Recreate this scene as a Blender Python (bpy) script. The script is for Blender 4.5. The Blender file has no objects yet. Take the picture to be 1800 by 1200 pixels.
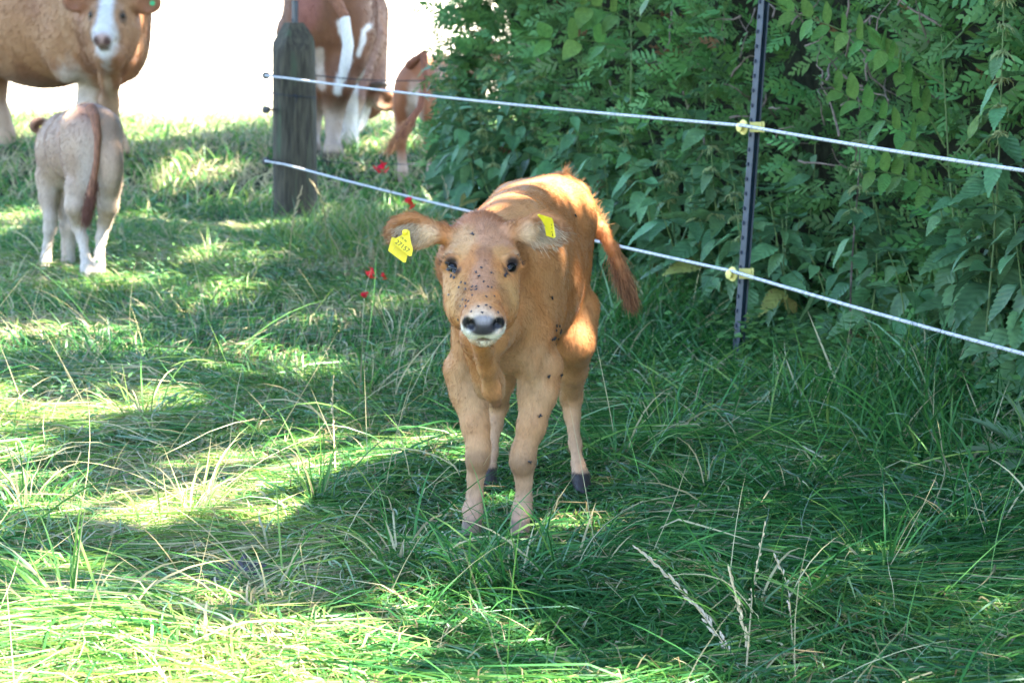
import bpy, math, random
import numpy as np
from mathutils import Vector, Matrix, Quaternion
from mathutils.bvhtree import BVHTree

random.seed(7)
rng = np.random.default_rng(7)
sc = bpy.context.scene
C = sc.collection
R = math.radians

# ------------------------------------------------------------------ camera
CAM_H = 1.12
PITCH = R(7.3)
FPX = 4500.0                     # focal length in pixels of an 1800 px wide frame (90 mm)
cam_d = bpy.data.cameras.new('camera')
cam = bpy.data.objects.new('camera', cam_d)
C.objects.link(cam)
cam.location = (0, 0, CAM_H)
cam.rotation_euler = (math.pi / 2 - PITCH, 0, 0)
cam_d.sensor_width = 36.0
cam_d.lens = FPX / 1800 * 36
cam_d.clip_start = 0.05
cam_d.clip_end = 3000
cam_d.dof.use_dof = True
cam_d.dof.focus_distance = 5.2
cam_d.dof.aperture_fstop = 10.0
sc.camera = cam

# ------------------------------------------------------------------ sky and sun
SUN_AZ, SUN_EL = R(104), R(59)    # azimuth clockwise from +Y (the view direction)
SUN = Vector((math.sin(SUN_AZ) * math.cos(SUN_EL), math.cos(SUN_AZ) * math.cos(SUN_EL), math.sin(SUN_EL)))
world = bpy.data.worlds.new('World')
sc.world = world
world.use_nodes = True
wn = world.node_tree.nodes
bg = wn['Background']
sky = wn.new('ShaderNodeTexSky')
sky.sky_type = 'NISHITA'
sky.sun_disc = False
sky.sun_elevation = SUN_EL
sky.sun_rotation = SUN_AZ
sky.air_density = 1.0
sky.dust_density = 0.35
sky.ozone_density = 1.6
world.node_tree.links.new(sky.outputs[0], bg.inputs['Color'])
bg.inputs['Strength'].default_value = 0.105
sun_d = bpy.data.lights.new('sun', 'SUN')
sun_d.energy = 5.0
sun_d.angle = R(0.53)
sun_d.color = (1.0, 0.93, 0.80)
sun_o = bpy.data.objects.new('sun', sun_d)
C.objects.link(sun_o)
sun_o.location = (25, -6, 40)
sun_o.rotation_euler = SUN.to_track_quat('Z', 'Y').to_euler()

vs = sc.view_settings
vs.view_transform = 'Standard'
vs.look = 'None'
vs.gamma = 1.0
vs.use_curve_mapping = False
vs.exposure = 3.36

sc.render.engine = 'CYCLES'
cy = sc.cycles
cy.use_denoising = True
cy.max_bounces = 8
cy.diffuse_bounces = 3
cy.glossy_bounces = 3
cy.transmission_bounces = 6
cy.transparent_max_bounces = 8
cy.use_adaptive_sampling = True
cy.adaptive_threshold = 0.012
cy.sample_clamp_indirect = 6.0

# ------------------------------------------------------------------ pixel helpers (photo is 1800 x 1200)
_cp, _sp = math.cos(PITCH), math.sin(PITCH)


def ray(u, v):
    x = (u - 900) / FPX
    y = -(v - 600) / FPX
    return np.array([x, _cp + y * _sp, -_sp + y * _cp])


def P(u, v, Y):
    """World point seen at photo pixel (u, v) that lies at distance Y."""
    d = ray(u, v)
    return np.array([0, 0, CAM_H]) + d * (Y / d[1])


def proj(p):
    p = np.asarray(p, float)
    q = p - np.array([0, 0, CAM_H])
    dep = q[..., 1] * _cp - q[..., 2] * _sp
    up = q[..., 1] * _sp + q[..., 2] * _cp
    return 900 + FPX * q[..., 0] / dep, 600 - FPX * up / dep


# ------------------------------------------------------------------ noise
_tab = np.random.default_rng(3).random((64, 64, 64)).astype(np.float32)


def vnoise(x, y, z=0.0):
    x = np.asarray(x, float); y = np.asarray(y, float); z = np.asarray(z, float) + x * 0
    xi = np.floor(x).astype(int); yi = np.floor(y).astype(int); zi = np.floor(z).astype(int)
    fx, fy, fz = x - xi, y - yi, z - zi
    fx = fx * fx * (3 - 2 * fx); fy = fy * fy * (3 - 2 * fy); fz = fz * fz * (3 - 2 * fz)
    r = 0
    for a in (0, 1):
        for b in (0, 1):
            for c in (0, 1):
                w = (fx if a else 1 - fx) * (fy if b else 1 - fy) * (fz if c else 1 - fz)
                r = r + w * _tab[(xi + a) & 63, (yi + b) & 63, (zi + c) & 63]
    return r


def sstep(a, b, x):
    t = np.clip((np.asarray(x, float) - a) / (b - a), 0, 1)
    return t * t * (3 - 2 * t)


def zg(x, y):
    """Height of the pasture."""
    x = np.asarray(x, float); y = np.asarray(y, float)
    z = 0.22 * sstep(13.7, 17.0, y) + 0.019 * np.maximum(y - 16.5, 0)
    z = z + (vnoise(x * 1.6 + 9, y * 1.6 + 4) - .5) * 0.05 * sstep(3, 5, np.abs(y) + 2)
    return z


def fence_x(y):
    return 0.73 + (8.2 - y) / 3.0


def hedge_x(y):
    return 0.97 + (8.75 - y) * 0.318


# ------------------------------------------------------------------ object helpers
def link(o, parent=None):
    C.objects.link(o)
    if parent is not None:
        o.parent = parent
    return o


def tag(o, label=None, cat=None, group=None, kind=None):
    if label: o['label'] = label
    if cat: o['category'] = cat
    if group: o['group'] = group
    if kind: o['kind'] = kind
    return o


def empty(name, loc=(0, 0, 0)):
    o = bpy.data.objects.new(name, None)
    o.empty_display_size = 0.05
    o.location = loc
    return link(o)


def mesh_np(name, verts, faces, mat=None, smooth=True, colors=None, attr='tint'):
    """verts (n,3), faces (m,3) or (m,4) array (or list of arrays); per-vertex colours optional."""
    verts = np.ascontiguousarray(verts, np.float32)
    fl = faces if isinstance(faces, list) else [faces]
    fl = [np.asarray(f, np.int32) for f in fl if len(f)]
    me = bpy.data.meshes.new(name)
    me.vertices.add(len(verts))
    me.vertices.foreach_set('co', verts.ravel())
    loops = np.concatenate([f.ravel() for f in fl])
    sizes = np.concatenate([np.full(len(f), f.shape[1], np.int32) for f in fl])
    me.loops.add(len(loops))
    me.loops.foreach_set('vertex_index', loops)
    me.polygons.add(len(sizes))
    starts = np.concatenate([[0], np.cumsum(sizes)[:-1]]).astype(np.int32)
    me.polygons.foreach_set('loop_start', starts)
    me.polygons.foreach_set('loop_total', sizes)
    me.polygons.foreach_set('use_smooth', np.full(len(sizes), smooth))
    if colors is not None:
        a = me.color_attributes.new(attr, 'FLOAT_COLOR', 'POINT')
        c = np.ones((len(verts), 4), np.float32)
        c[:, :3] = colors
        a.data.foreach_set('color', c.ravel())
    me.update(calc_edges=True)
    me.validate()
    if mat: me.materials.append(mat)
    return me


def obj(name, me, parent=None, loc=None):
    o = bpy.data.objects.new(name, me)
    if loc is not None: o.location = loc
    return link(o, parent)


class MB:
    """Collects simple shapes into one mesh."""

    def __init__(s):
        s.v, s.f, s.n = [], [], 0

    def add(s, v, f):
        s.v.append(np.asarray(v, float))
        s.f += [tuple(i + s.n for i in q) for q in f]
        s.n += len(v)

    def tube(s, pts, rad, sides=8, cap=True, squash=1.0):
        pts = np.asarray(pts, float); n = len(pts)
        rad = np.broadcast_to(np.asarray(rad, float), (n,))
        tang = np.gradient(pts, axis=0)
        tang /= np.linalg.norm(tang, axis=1, keepdims=True) + 1e-9
        ref = np.array([0, 0, 1.0]) if abs(tang[0][2]) < .9 else np.array([1.0, 0, 0])
        a = np.cross(tang[0], ref); a /= np.linalg.norm(a)
        vs_, fs = [], []
        for i in range(n):
            a = a - tang[i] * a.dot(tang[i]); a /= np.linalg.norm(a)
            b = np.cross(tang[i], a)
            for k in range(sides):
                t = 2 * math.pi * k / sides
                vs_.append(pts[i] + rad[i] * (math.cos(t) * a + squash * math.sin(t) * b))
        for i in range(n - 1):
            for k in range(sides):
                k2 = (k + 1) % sides
                fs.append((i * sides + k, i * sides + k2, (i + 1) * sides + k2, (i + 1) * sides + k))
        if cap:
            fs.append(tuple(range(sides))[::-1])
            fs.append(tuple((n - 1) * sides + k for k in range(sides)))
        s.add(vs_, fs)

    def lathe(s, prof, origin=(0, 0, 0), axis=(0, 0, 1), sides=16):
        ax = Vector(axis).normalized()
        q = Vector((0, 0, 1)).rotation_difference(ax)
        vs_, fs = [], []
        for r, h in prof:
            for k in range(sides):
                t = 2 * math.pi * k / sides
                vs_.append(np.array(q @ Vector((r * math.cos(t), r * math.sin(t), h))) + np.asarray(origin))
        for i in range(len(prof) - 1):
            for k in range(sides):
                k2 = (k + 1) % sides
                fs.append((i * sides + k, i * sides + k2, (i + 1) * sides + k2, (i + 1) * sides + k))
        fs.append(tuple(range(sides))[::-1])
        fs.append(tuple((len(prof) - 1) * sides + k for k in range(sides)))
        s.add(vs_, fs)

    def box(s, c, half, rot=None, taper=1.0):
        vs_ = []
        for x in (-1, 1):
            for y in (-1, 1):
                for z in (-1, 1):
                    w = taper if z > 0 else 1
                    p = np.array([x * half[0] * w, y * half[1] * w, z * half[2]])
                    if rot is not None: p = np.array(rot @ Vector(p))
                    vs_.append(p + np.asarray(c))
        s.add(vs_, [(0, 1, 3, 2), (4, 6, 7, 5), (0, 4, 5, 1), (2, 3, 7, 6), (0, 2, 6, 4), (1, 5, 7, 3)])

    def mesh(s, name, mat, smooth=True, auto=None):
        me = bpy.data.meshes.new(name)
        me.from_pydata([tuple(p) for p in np.concatenate(s.v)], [], s.f)
        me.polygons.foreach_set('use_smooth', [smooth] * len(me.polygons))
        if auto is not None and smooth:
            me.set_sharp_from_angle(angle=R(auto))
        me.update()
        me.materials.append(mat)
        return me

    def build(s, name, mat, parent=None, smooth=True, auto=40, origin=None):
        if origin is not None:
            s.v = [v - np.asarray(origin) for v in s.v]
        return obj(name, s.mesh(name, mat, smooth, auto), parent)


# ------------------------------------------------------------------ materials
def new_mat(name):
    m = bpy.data.materials.new(name)
    m.use_nodes = True
    nt = m.node_tree
    return m, nt, nt.nodes['Principled BSDF'], nt.nodes['Material Output']


def N(nt, t, **kw):
    n = nt.nodes.new(t)
    for k, v in kw.items():
        setattr(n, k, v)
    return n


def plain(name, col, rough=0.6, metal=0.0, noise=0.15, scale=40, bump=0.0, spec=0.5, wear=None, stretch=None):
    m, nt, b, out = new_mat(name)
    tc = N(nt, 'ShaderNodeTexCoord')
    vec = tc.outputs['Object']
    if stretch:
        mp = N(nt, 'ShaderNodeMapping'); mp.inputs['Scale'].default_value = stretch
        nt.links.new(vec, mp.inputs[0]); vec = mp.outputs[0]
    nz = N(nt, 'ShaderNodeTexNoise'); nz.inputs['Scale'].default_value = scale
    nz.inputs['Detail'].default_value = 5
    nt.links.new(vec, nz.inputs['Vector'])
    rp = N(nt, 'ShaderNodeValToRGB')
    c = np.array(col)
    rp.color_ramp.elements[0].position = 0.3
    rp.color_ramp.elements[1].position = 0.7
    rp.color_ramp.elements[0].color = (*(c * (1 - noise)), 1)
    rp.color_ramp.elements[1].color = (*np.minimum(c * (1 + noise), 1), 1)
    nt.links.new(nz.outputs['Fac'], rp.inputs['Fac'])
    colout = rp.outputs['Color']
    if wear:
        n2 = N(nt, 'ShaderNodeTexNoise'); n2.inputs['Scale'].default_value = wear[1]
        n2.inputs['Detail'].default_value = 6
        nt.links.new(vec, n2.inputs['Vector'])
        r2 = N(nt, 'ShaderNodeValToRGB')
        r2.color_ramp.elements[0].position = wear[2]; r2.color_ramp.elements[1].position = wear[2] + .12
        nt.links.new(n2.outputs['Fac'], r2.inputs['Fac'])
        mx = N(nt, 'ShaderNodeMix', data_type='RGBA')
        nt.links.new(r2.outputs['Color'], mx.inputs['Factor'])
        nt.links.new(colout, mx.inputs['A']); mx.inputs['B'].default_value = (*wear[0], 1)
        colout = mx.outputs['Result']
    nt.links.new(colout, b.inputs['Base Color'])
    b.inputs['Roughness'].default_value = rough
    b.inputs['Metallic'].default_value = metal
    b.inputs['Specular IOR Level'].default_value = spec
    if bump:
        bp = N(nt, 'ShaderNodeBump'); bp.inputs['Strength'].default_value = bump
        bp.inputs['Distance'].default_value = 0.01
        nt.links.new(nz.outputs['Fac'], bp.inputs['Height'])
        nt.links.new(bp.outputs[0], b.inputs['Normal'])
    return m


def leaf_mat(name, col=None, attr=None, trans=0.45, rough=0.45, hue_noise=None, objrand=0.0, veins=False, spots=None, spec=0.5):
    """Leaf: glossy front mixed with light passing through."""
    m, nt, b, out = new_mat(name)
    if attr:
        a = N(nt, 'ShaderNodeAttribute'); a.attribute_name = attr
        colout = a.outputs['Color']
    else:
        rgb = N(nt, 'ShaderNodeRGB'); rgb.outputs[0].default_value = (*col, 1)
        colout = rgb.outputs[0]
    if objrand:
        oi = N(nt, 'ShaderNodeObjectInfo')
        hsv = N(nt, 'ShaderNodeHueSaturation')
        mr = N(nt, 'ShaderNodeMapRange'); mr.inputs['To Min'].default_value = 1 - objrand; mr.inputs['To Max'].default_value = 1 + objrand
        nt.links.new(oi.outputs['Random'], mr.inputs['Value'])
        nt.links.new(mr.outputs[0], hsv.inputs['Value'])
        mr2 = N(nt, 'ShaderNodeMapRange'); mr2.inputs['To Min'].default_value = 0.462; mr2.inputs['To Max'].default_value = 0.508
        mt = N(nt, 'ShaderNodeMath', operation='FRACT')
        ml = N(nt, 'ShaderNodeMath', operation='MULTIPLY'); ml.inputs[1].default_value = 7.31
        nt.links.new(oi.outputs['Random'], ml.inputs[0]); nt.links.new(ml.outputs[0], mt.inputs[0])
        nt.links.new(mt.outputs[0], mr2.inputs['Value']); nt.links.new(mr2.outputs[0], hsv.inputs['Hue'])
        nt.links.new(colout, hsv.inputs['Color'])
        colout = hsv.outputs['Color']
    if hue_noise:
        tc = N(nt, 'ShaderNodeTexCoord')
        nz = N(nt, 'ShaderNodeTexNoise'); nz.inputs['Scale'].default_value = hue_noise
        nz.inputs['Detail'].default_value = 4
        nt.links.new(tc.outputs['Object'], nz.inputs['Vector'])
        mr = N(nt, 'ShaderNodeMapRange'); mr.inputs['From Min'].default_value = .3; mr.inputs['From Max'].default_value = .7
        mr.inputs['To Min'].default_value = .78; mr.inputs['To Max'].default_value = 1.25
        nt.links.new(nz.outputs['Fac'], mr.inputs['Value'])
        hsv = N(nt, 'ShaderNodeHueSaturation')
        nt.links.new(mr.outputs[0], hsv.inputs['Value']); nt.links.new(colout, hsv.inputs['Color'])
        colout = hsv.outputs['Color']
    if spots:
        tc = N(nt, 'ShaderNodeTexCoord')
        nz = N(nt, 'ShaderNodeTexNoise'); nz.inputs['Scale'].default_value = spots[1]; nz.inputs['Detail'].default_value = 3
        nt.links.new(tc.outputs['Object'], nz.inputs['Vector'])
        rp = N(nt, 'ShaderNodeValToRGB'); rp.color_ramp.elements[0].position = spots[2]; rp.color_ramp.elements[1].position = spots[2] + .05
        nt.links.new(nz.outputs['Fac'], rp.inputs['Fac'])
        mx = N(nt, 'ShaderNodeMix', data_type='RGBA')
        nt.links.new(rp.outputs['Color'], mx.inputs['Factor']); nt.links.new(colout, mx.inputs['A'])
        mx.inputs['B'].default_value = (*spots[0], 1)
        colout = mx.outputs['Result']
    b.inputs['Roughness'].default_value = rough
    b.inputs['Specular IOR Level'].default_value = spec
    nt.links.new(colout, b.inputs['Base Color'])
    tr = N(nt, 'ShaderNodeBsdfTranslucent')
    hs = N(nt, 'ShaderNodeHueSaturation'); hs.inputs['Hue'].default_value = 0.472
    hs.inputs['Saturation'].default_value = 1.02; hs.inputs['Value'].default_value = 1.35
    nt.links.new(colout, hs.inputs['Color']); nt.links.new(hs.outputs[0], tr.inputs['Color'])
    mix = N(nt, 'ShaderNodeMixShader'); mix.inputs[0].default_value = trans
    nt.links.new(b.outputs[0], mix.inputs[1]); nt.links.new(tr.outputs[0], mix.inputs[2])
    nt.links.new(mix.outputs[0], out.inputs['Surface'])
    if veins:
        tc = N(nt, 'ShaderNodeTexCoord')
        sx = N(nt, 'ShaderNodeSeparateXYZ'); nt.links.new(tc.outputs['Object'], sx.inputs[0])
        ab = N(nt, 'ShaderNodeMath', operation='ABSOLUTE'); nt.links.new(sx.outputs['X'], ab.inputs[0])
        s1 = N(nt, 'ShaderNodeMath', operation='MULTIPLY_ADD'); s1.inputs[1].default_value = -0.9
        nt.links.new(ab.outputs[0], s1.inputs[0]); nt.links.new(sx.outputs['Y'], s1.inputs[2])
        s2 = N(nt, 'ShaderNodeMath', operation='MULTIPLY'); s2.inputs[1].default_value = 50.0
        nt.links.new(s1.outputs[0], s2.inputs[0])
        sn = N(nt, 'ShaderNodeMath', operation='SINE'); nt.links.new(s2.outputs[0], sn.inputs[0])
        bp = N(nt, 'ShaderNodeBump'); bp.inputs['Strength'].default_value = 0.35; bp.inputs['Distance'].default_value = 0.002
        nt.links.new(sn.outputs[0], bp.inputs['Height']); nt.links.new(bp.outputs[0], b.inputs['Normal'])
    return m


def coat_mat(name, rough=0.60, bump=0.35, sheen=0.08):
    m, nt, b, out = new_mat(name)
    a = N(nt, 'ShaderNodeAttribute'); a.attribute_name = 'coat'
    tc = N(nt, 'ShaderNodeTexCoord')
    mp = N(nt, 'ShaderNodeMapping'); mp.inputs['Scale'].default_value = (1, 1, .35)
    nt.links.new(tc.outputs['Object'], mp.inputs[0])
    nz = N(nt, 'ShaderNodeTexNoise'); nz.inputs['Scale'].default_value = 190; nz.inputs['Detail'].default_value = 4
    nt.links.new(mp.outputs[0], nz.inputs['Vector'])
    n2 = N(nt, 'ShaderNodeTexNoise'); n2.inputs['Scale'].default_value = 14; n2.inputs['Detail'].default_value = 4
    nt.links.new(tc.outputs['Object'], n2.inputs['Vector'])
    mr = N(nt, 'ShaderNodeMapRange'); mr.inputs['From Min'].default_value = .3; mr.inputs['From Max'].default_value = .7
    mr.inputs['To Min'].default_value = .80; mr.inputs['To Max'].default_value = 1.16
    mm = N(nt, 'ShaderNodeMath', operation='MULTIPLY_ADD'); mm.inputs[1].default_value = .55
    m0 = N(nt, 'ShaderNodeMath', operation='MULTIPLY'); m0.inputs[1].default_value = .45
    nt.links.new(n2.outputs['Fac'], m0.inputs[0]); nt.links.new(nz.outputs['Fac'], mm.inputs[0]); nt.links.new(m0.outputs[0], mm.inputs[2])
    nt.links.new(mm.outputs[0], mr.inputs['Value'])
    hsv = N(nt, 'ShaderNodeHueSaturation')
    nt.links.new(a.outputs['Color'], hsv.inputs['Color']); nt.links.new(mr.outputs[0], hsv.inputs['Value'])
    nt.links.new(hsv.outputs[0], b.inputs['Base Color'])
    bp = N(nt, 'ShaderNodeBump'); bp.inputs['Strength'].default_value = bump; bp.inputs['Distance'].default_value = 0.004
    nt.links.new(nz.outputs['Fac'], bp.inputs['Height']); nt.links.new(bp.outputs[0], b.inputs['Normal'])
    # moist dark nose and hooves are glossier than hair
    al = a.outputs['Alpha']
    mr3 = N(nt, 'ShaderNodeMapRange'); mr3.inputs['To Min'].default_value = 0.32; mr3.inputs['To Max'].default_value = rough
    nt.links.new(al, mr3.inputs['Value']); nt.links.new(mr3.outputs[0], b.inputs['Roughness'])
    b.inputs['Specular IOR Level'].default_value = 0.28
    b.inputs['Sheen Weight'].default_value = sheen
    b.inputs['Sheen Roughness'].default_value = 0.4
    return m


M = {}
M['grass'] = leaf_mat('grass_blade', attr='tint', trans=0.36, rough=0.40, spec=.30)
M['coat'] = coat_mat('coat')
M['hair'] = coat_mat('hair', rough=.5, bump=0.0)

# ================================================================== GROUND
def make_ground():
    xs = np.unique(np.concatenate([np.linspace(-600, -60, 16), np.linspace(-60, -8, 30), np.linspace(-8, 8, 76), np.linspace(8, 60, 30), np.linspace(60, 600, 16)]))
    ys = np.unique(np.concatenate([np.linspace(-40, 0, 12), np.linspace(0, 24, 120), np.linspace(24, 120, 60), np.linspace(120, 1200, 30)]))
    X, Y = np.meshgrid(xs, ys, indexing='ij')
    far = np.maximum(Y - 150, 0)
    Z = zg(X, Y) - far * 0.012
    v = np.stack([X, Y, Z], -1).reshape(-1, 3)
    nx, ny = len(xs), len(ys)
    i = np.arange(nx * ny).reshape(nx, ny)
    f = np.stack([i[:-1, :-1], i[1:, :-1], i[1:, 1:], i[:-1, 1:]], -1).reshape(-1, 4)
    m, nt, b, out = new_mat('pasture_soil_and_sun_glare')
    tc = N(nt, 'ShaderNodeTexCoord')
    sx = N(nt, 'ShaderNodeSeparateXYZ'); nt.links.new(tc.outputs['Object'], sx.inputs[0])
    nz = N(nt, 'ShaderNodeTexNoise'); nz.inputs['Scale'].default_value = 0.7; nz.inputs['Detail'].default_value = 6
    nt.links.new(tc.outputs['Object'], nz.inputs['Vector'])
    ad = N(nt, 'ShaderNodeMath', operation='MULTIPLY_ADD'); ad.inputs[1].default_value = 2.5
    nt.links.new(nz.outputs['Fac'], ad.inputs[0]); nt.links.new(sx.outputs['Y'], ad.inputs[2])
    mr = N(nt, 'ShaderNodeMapRange'); mr.inputs['From Min'].default_value = 21.0; mr.inputs['From Max'].default_value = 24.0
    nt.links.new(ad.outputs[0], mr.inputs['Value'])
    n2 = N(nt, 'ShaderNodeTexNoise'); n2.inputs['Scale'].default_value = 30; n2.inputs['Detail'].default_value = 6
    nt.links.new(tc.outputs['Object'], n2.inputs['Vector'])
    soil = N(nt, 'ShaderNodeValToRGB')
    soil.color_ramp.elements[0].position = .3; soil.color_ramp.elements[1].position = .7
    soil.color_ramp.elements[0].color = (.018, .022, .010, 1); soil.color_ramp.elements[1].color = (.038, .050, .020, 1)
    nt.links.new(n2.outputs['Fac'], soil.inputs['Fac'])
    dry = N(nt, 'ShaderNodeValToRGB')  # pale far ground: glare of sunlit grass put into the colour
    dry.color_ramp.elements[0].position = .25; dry.color_ramp.elements[1].position = .75
    dry.color_ramp.elements[0].color = (.50, .43, .33, 1); dry.color_ramp.elements[1].color = (.66, .58, .47, 1)
    nt.links.new(n2.outputs['Fac'], dry.inputs['Fac'])
    mx = N(nt, 'ShaderNodeMix', data_type='RGBA')
    nt.links.new(mr.outputs[0], mx.inputs['Factor']); nt.links.new(soil.outputs[0], mx.inputs['A']); nt.links.new(dry.outputs[0], mx.inputs['B'])
    nt.links.new(mx.outputs['Result'], b.inputs['Base Color'])
    b.inputs['Roughness'].default_value = 0.95
    b.inputs['Specular IOR Level'].default_value = 0.1
    bp = N(nt, 'ShaderNodeBump'); bp.inputs['Strength'].default_value = .6; bp.inputs['Distance'].default_value = .02
    nt.links.new(n2.outputs['Fac'], bp.inputs['Height']); nt.links.new(bp.outputs[0], b.inputs['Normal'])
    o = obj('ground', mesh_np('ground', v, f, m))
    tag(o, 'grazed pasture floor running into far ground coloured pale like grass in glaring sun', kind='structure')


make_ground()

# ================================================================== SHADE TREES (they stand behind the hedge, out of the frame)
# where the sun comes through the crowns: (u, v, distance, radius in metres)
SUN_GAPS = [
    (930, 320, 5.86, .10), (890, 350, 5.58, .07), (1000, 335, 6.05, .13), (1028, 380, 6.1, .12),
    (1022, 455, 5.90, .065), (985, 500, 5.66, .05), (1100, 515, 6.1, .08), (1066, 440, 6.12, .07),
    (958, 378, 5.22, .045),
    (130, 40, 15.9, .22), (60, 90, 16.2, .15), (228, 110, 15.7, .16), (30, 20, 16.4, .2),
    (745, 95, 15.5, .10),
    (110, 250, 11.2, .08), (150, 300, 10.9, .05),
]
SUN_PATCH = [  # on the grass: (u, v, half-width px, half-height px)
    (170, 1140, 400, 85), (430, 1120, 220, 65), (30, 1060, 130, 50), (640, 1075, 120, 30), (560, 1165, 250, 40),
    (-40, 780, 110, 55), (90, 820, 70, 25), (560, 775, 95, 42), (470, 725, 60, 18), (650, 745, 60, 24), (690, 790, 50, 18),
    (810, 735, 62, 18), (760, 700, 40, 10), (420, 850, 110, 28), (250, 860, 60, 14), (600, 880, 50, 14), (500, 900, 40, 12),
    (170, 575, 75, 16), (60, 560, 40, 10), (370, 425, 34, 14), (300, 590, 40, 8), (1050, 868, 58, 16), (1105, 858, 22, 14),
    (880, 815, 34, 10), (930, 1060, 60, 18), (1010, 1150, 110, 26), (860, 1010, 50, 12), (740, 1020, 70, 14),
    (130, 340, 60, 14), (20, 300, 40, 22), (300, 300, 70, 16), (420, 268, 70, 14), (330, 250, 60, 10), (240, 215, 110, 22), (60, 200, 80, 20),
    (640, 240, 50, 14), (560, 330, 40, 10), (420, 480, 40, 8), (30, 660, 50, 12), (330, 660, 40, 8), (640, 400, 30, 8), (450, 380, 30, 8),
    (1200, 1120, 40, 12), (330, 1010, 60, 12), (120, 960, 60, 14),
]


def ground_of(u, v):
    d = ray(u, v)
    Y = 6.0
    for _ in range(12):
        x = d[0] / d[1] * Y
        z = float(zg(x, Y)) + .08
        Y = (CAM_H - z) / (-d[2] / d[1])
        Y = min(max(Y, 2), 40)
    return d[0] / d[1] * Y, Y


_sx, _sy = SUN[0] / SUN[2], SUN[1] / SUN[2]
_gaps = []
for (u, v, Y, r) in SUN_GAPS:
    p = P(u, v, Y)
    _gaps.append((p[0] - _sx * p[2], p[1] - _sy * p[2], r * 1.1, r * 1.15 / math.sin(SUN_EL), 1.0))
for (u, v, a, b) in SUN_PATCH:
    x, y = ground_of(u, v)
    x0, _ = ground_of(u - a, v); x1, _ = ground_of(u + a, v)
    _, y0 = ground_of(u, v + b); _, y1 = ground_of(u, v - b)
    _gaps.append((x - _sx * .08, (y0 + y1) / 2 - _sy * .08, abs(x1 - x0) / 2 * 1.2 + .04, abs(y1 - y0) / 2 * 1.2 + .06, 1.0))


SHADE = [(517, 190, 13.95, .42), (845, 460, 5.10, .13), (850, 400, 5.2, .12), (870, 520, 5.02, .08), (580, 60, 16.3, .35), (820, 640, 5.4, .10), (930, 700, 5.42, .09)]   # crowns kept closed here to hold these spots in shade
_shade = []
for (u, v, Y, r) in SHADE:
    p = P(u, v, Y)
    _shade.append((p[0] - _sx * p[2], p[1] - _sy * p[2], r))


def sun_open(x, y):
    """0 = shaded by the crowns, 1 = sun comes through (footprint on z = 0)."""
    m = np.zeros_like(x)
    wx = x + (vnoise(x * 5, y * 5, 3) - .5) * .16
    wy = y + (vnoise(x * 5 + 20, y * 5, 7) - .5) * .20
    for (cx, cy_, rx, ry, s) in _gaps:
        d = np.sqrt(((wx - cx) / rx) ** 2 + ((wy - cy_) / ry) ** 2)
        m = np.maximum(m, s * (1 - sstep(.75, 1.15, d)))
    # loose dapples
    dn = vnoise(x * 4.2 + 3, y * 3.0, 11) * .6 + vnoise(x * 9, y * 7, 5) * .4
    lf = sstep(-.05, -.9, x - (.2 * (y - 8) * -1 if False else 0))
    m = np.maximum(m, sstep(.53, .62, dn) * np.clip(lf + .35 * sstep(.6, -.1, x), 0, 1) * sstep(3.4, 3.8, y) * sstep(15.3, 14.3, y) * sstep(.0, .12, np.hypot((x + .75) / 1.0, (y - 5.2) / .55) - .25))
    for (cx, cy_, r) in _shade:
        m = m * sstep(.8, 1.2, np.hypot(x - cx, y - cy_) / r)
    m = np.maximum(m, sstep(17.8, 19.0, y + 1.2 * (vnoise(x * .7, y * .7, 2) - .5)))
    return m


M['bark'] = plain('bark', (.10, .075, .055), rough=.9, noise=.5, scale=14, bump=.8, stretch=(1, 1, .25))
M['crown'] = leaf_mat('crown_leaf', attr='tint', trans=.35, rough=.5)


def leaf_quads(c, size, axis, up, asp=.62):
    """Pointed leaves: 4 corners each, folded on the midrib -> 2 triangles per half."""
    side = np.cross(axis, up); side /= np.linalg.norm(side, axis=1, keepdims=True) + 1e-9
    nrm = np.cross(side, axis)
    s = size[:, None]
    a = c
    b = c + axis * s * .45 + side * s * asp * .5 + nrm * s * .06
    d = c + axis * s
    e = c + axis * s * .45 - side * s * asp * .5 + nrm * s * .06
    v = np.stack([a, b, d, e], 1).reshape(-1, 3)
    i = np.arange(len(c)) * 4
    f = np.concatenate([np.stack([i, i + 1, i + 2], 1), np.stack([i, i + 2, i + 3], 1)])
    return v, f


def rand_dirs(n):
    v = rng.normal(size=(n, 3)); return v / np.linalg.norm(v, axis=1, keepdims=True)


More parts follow.
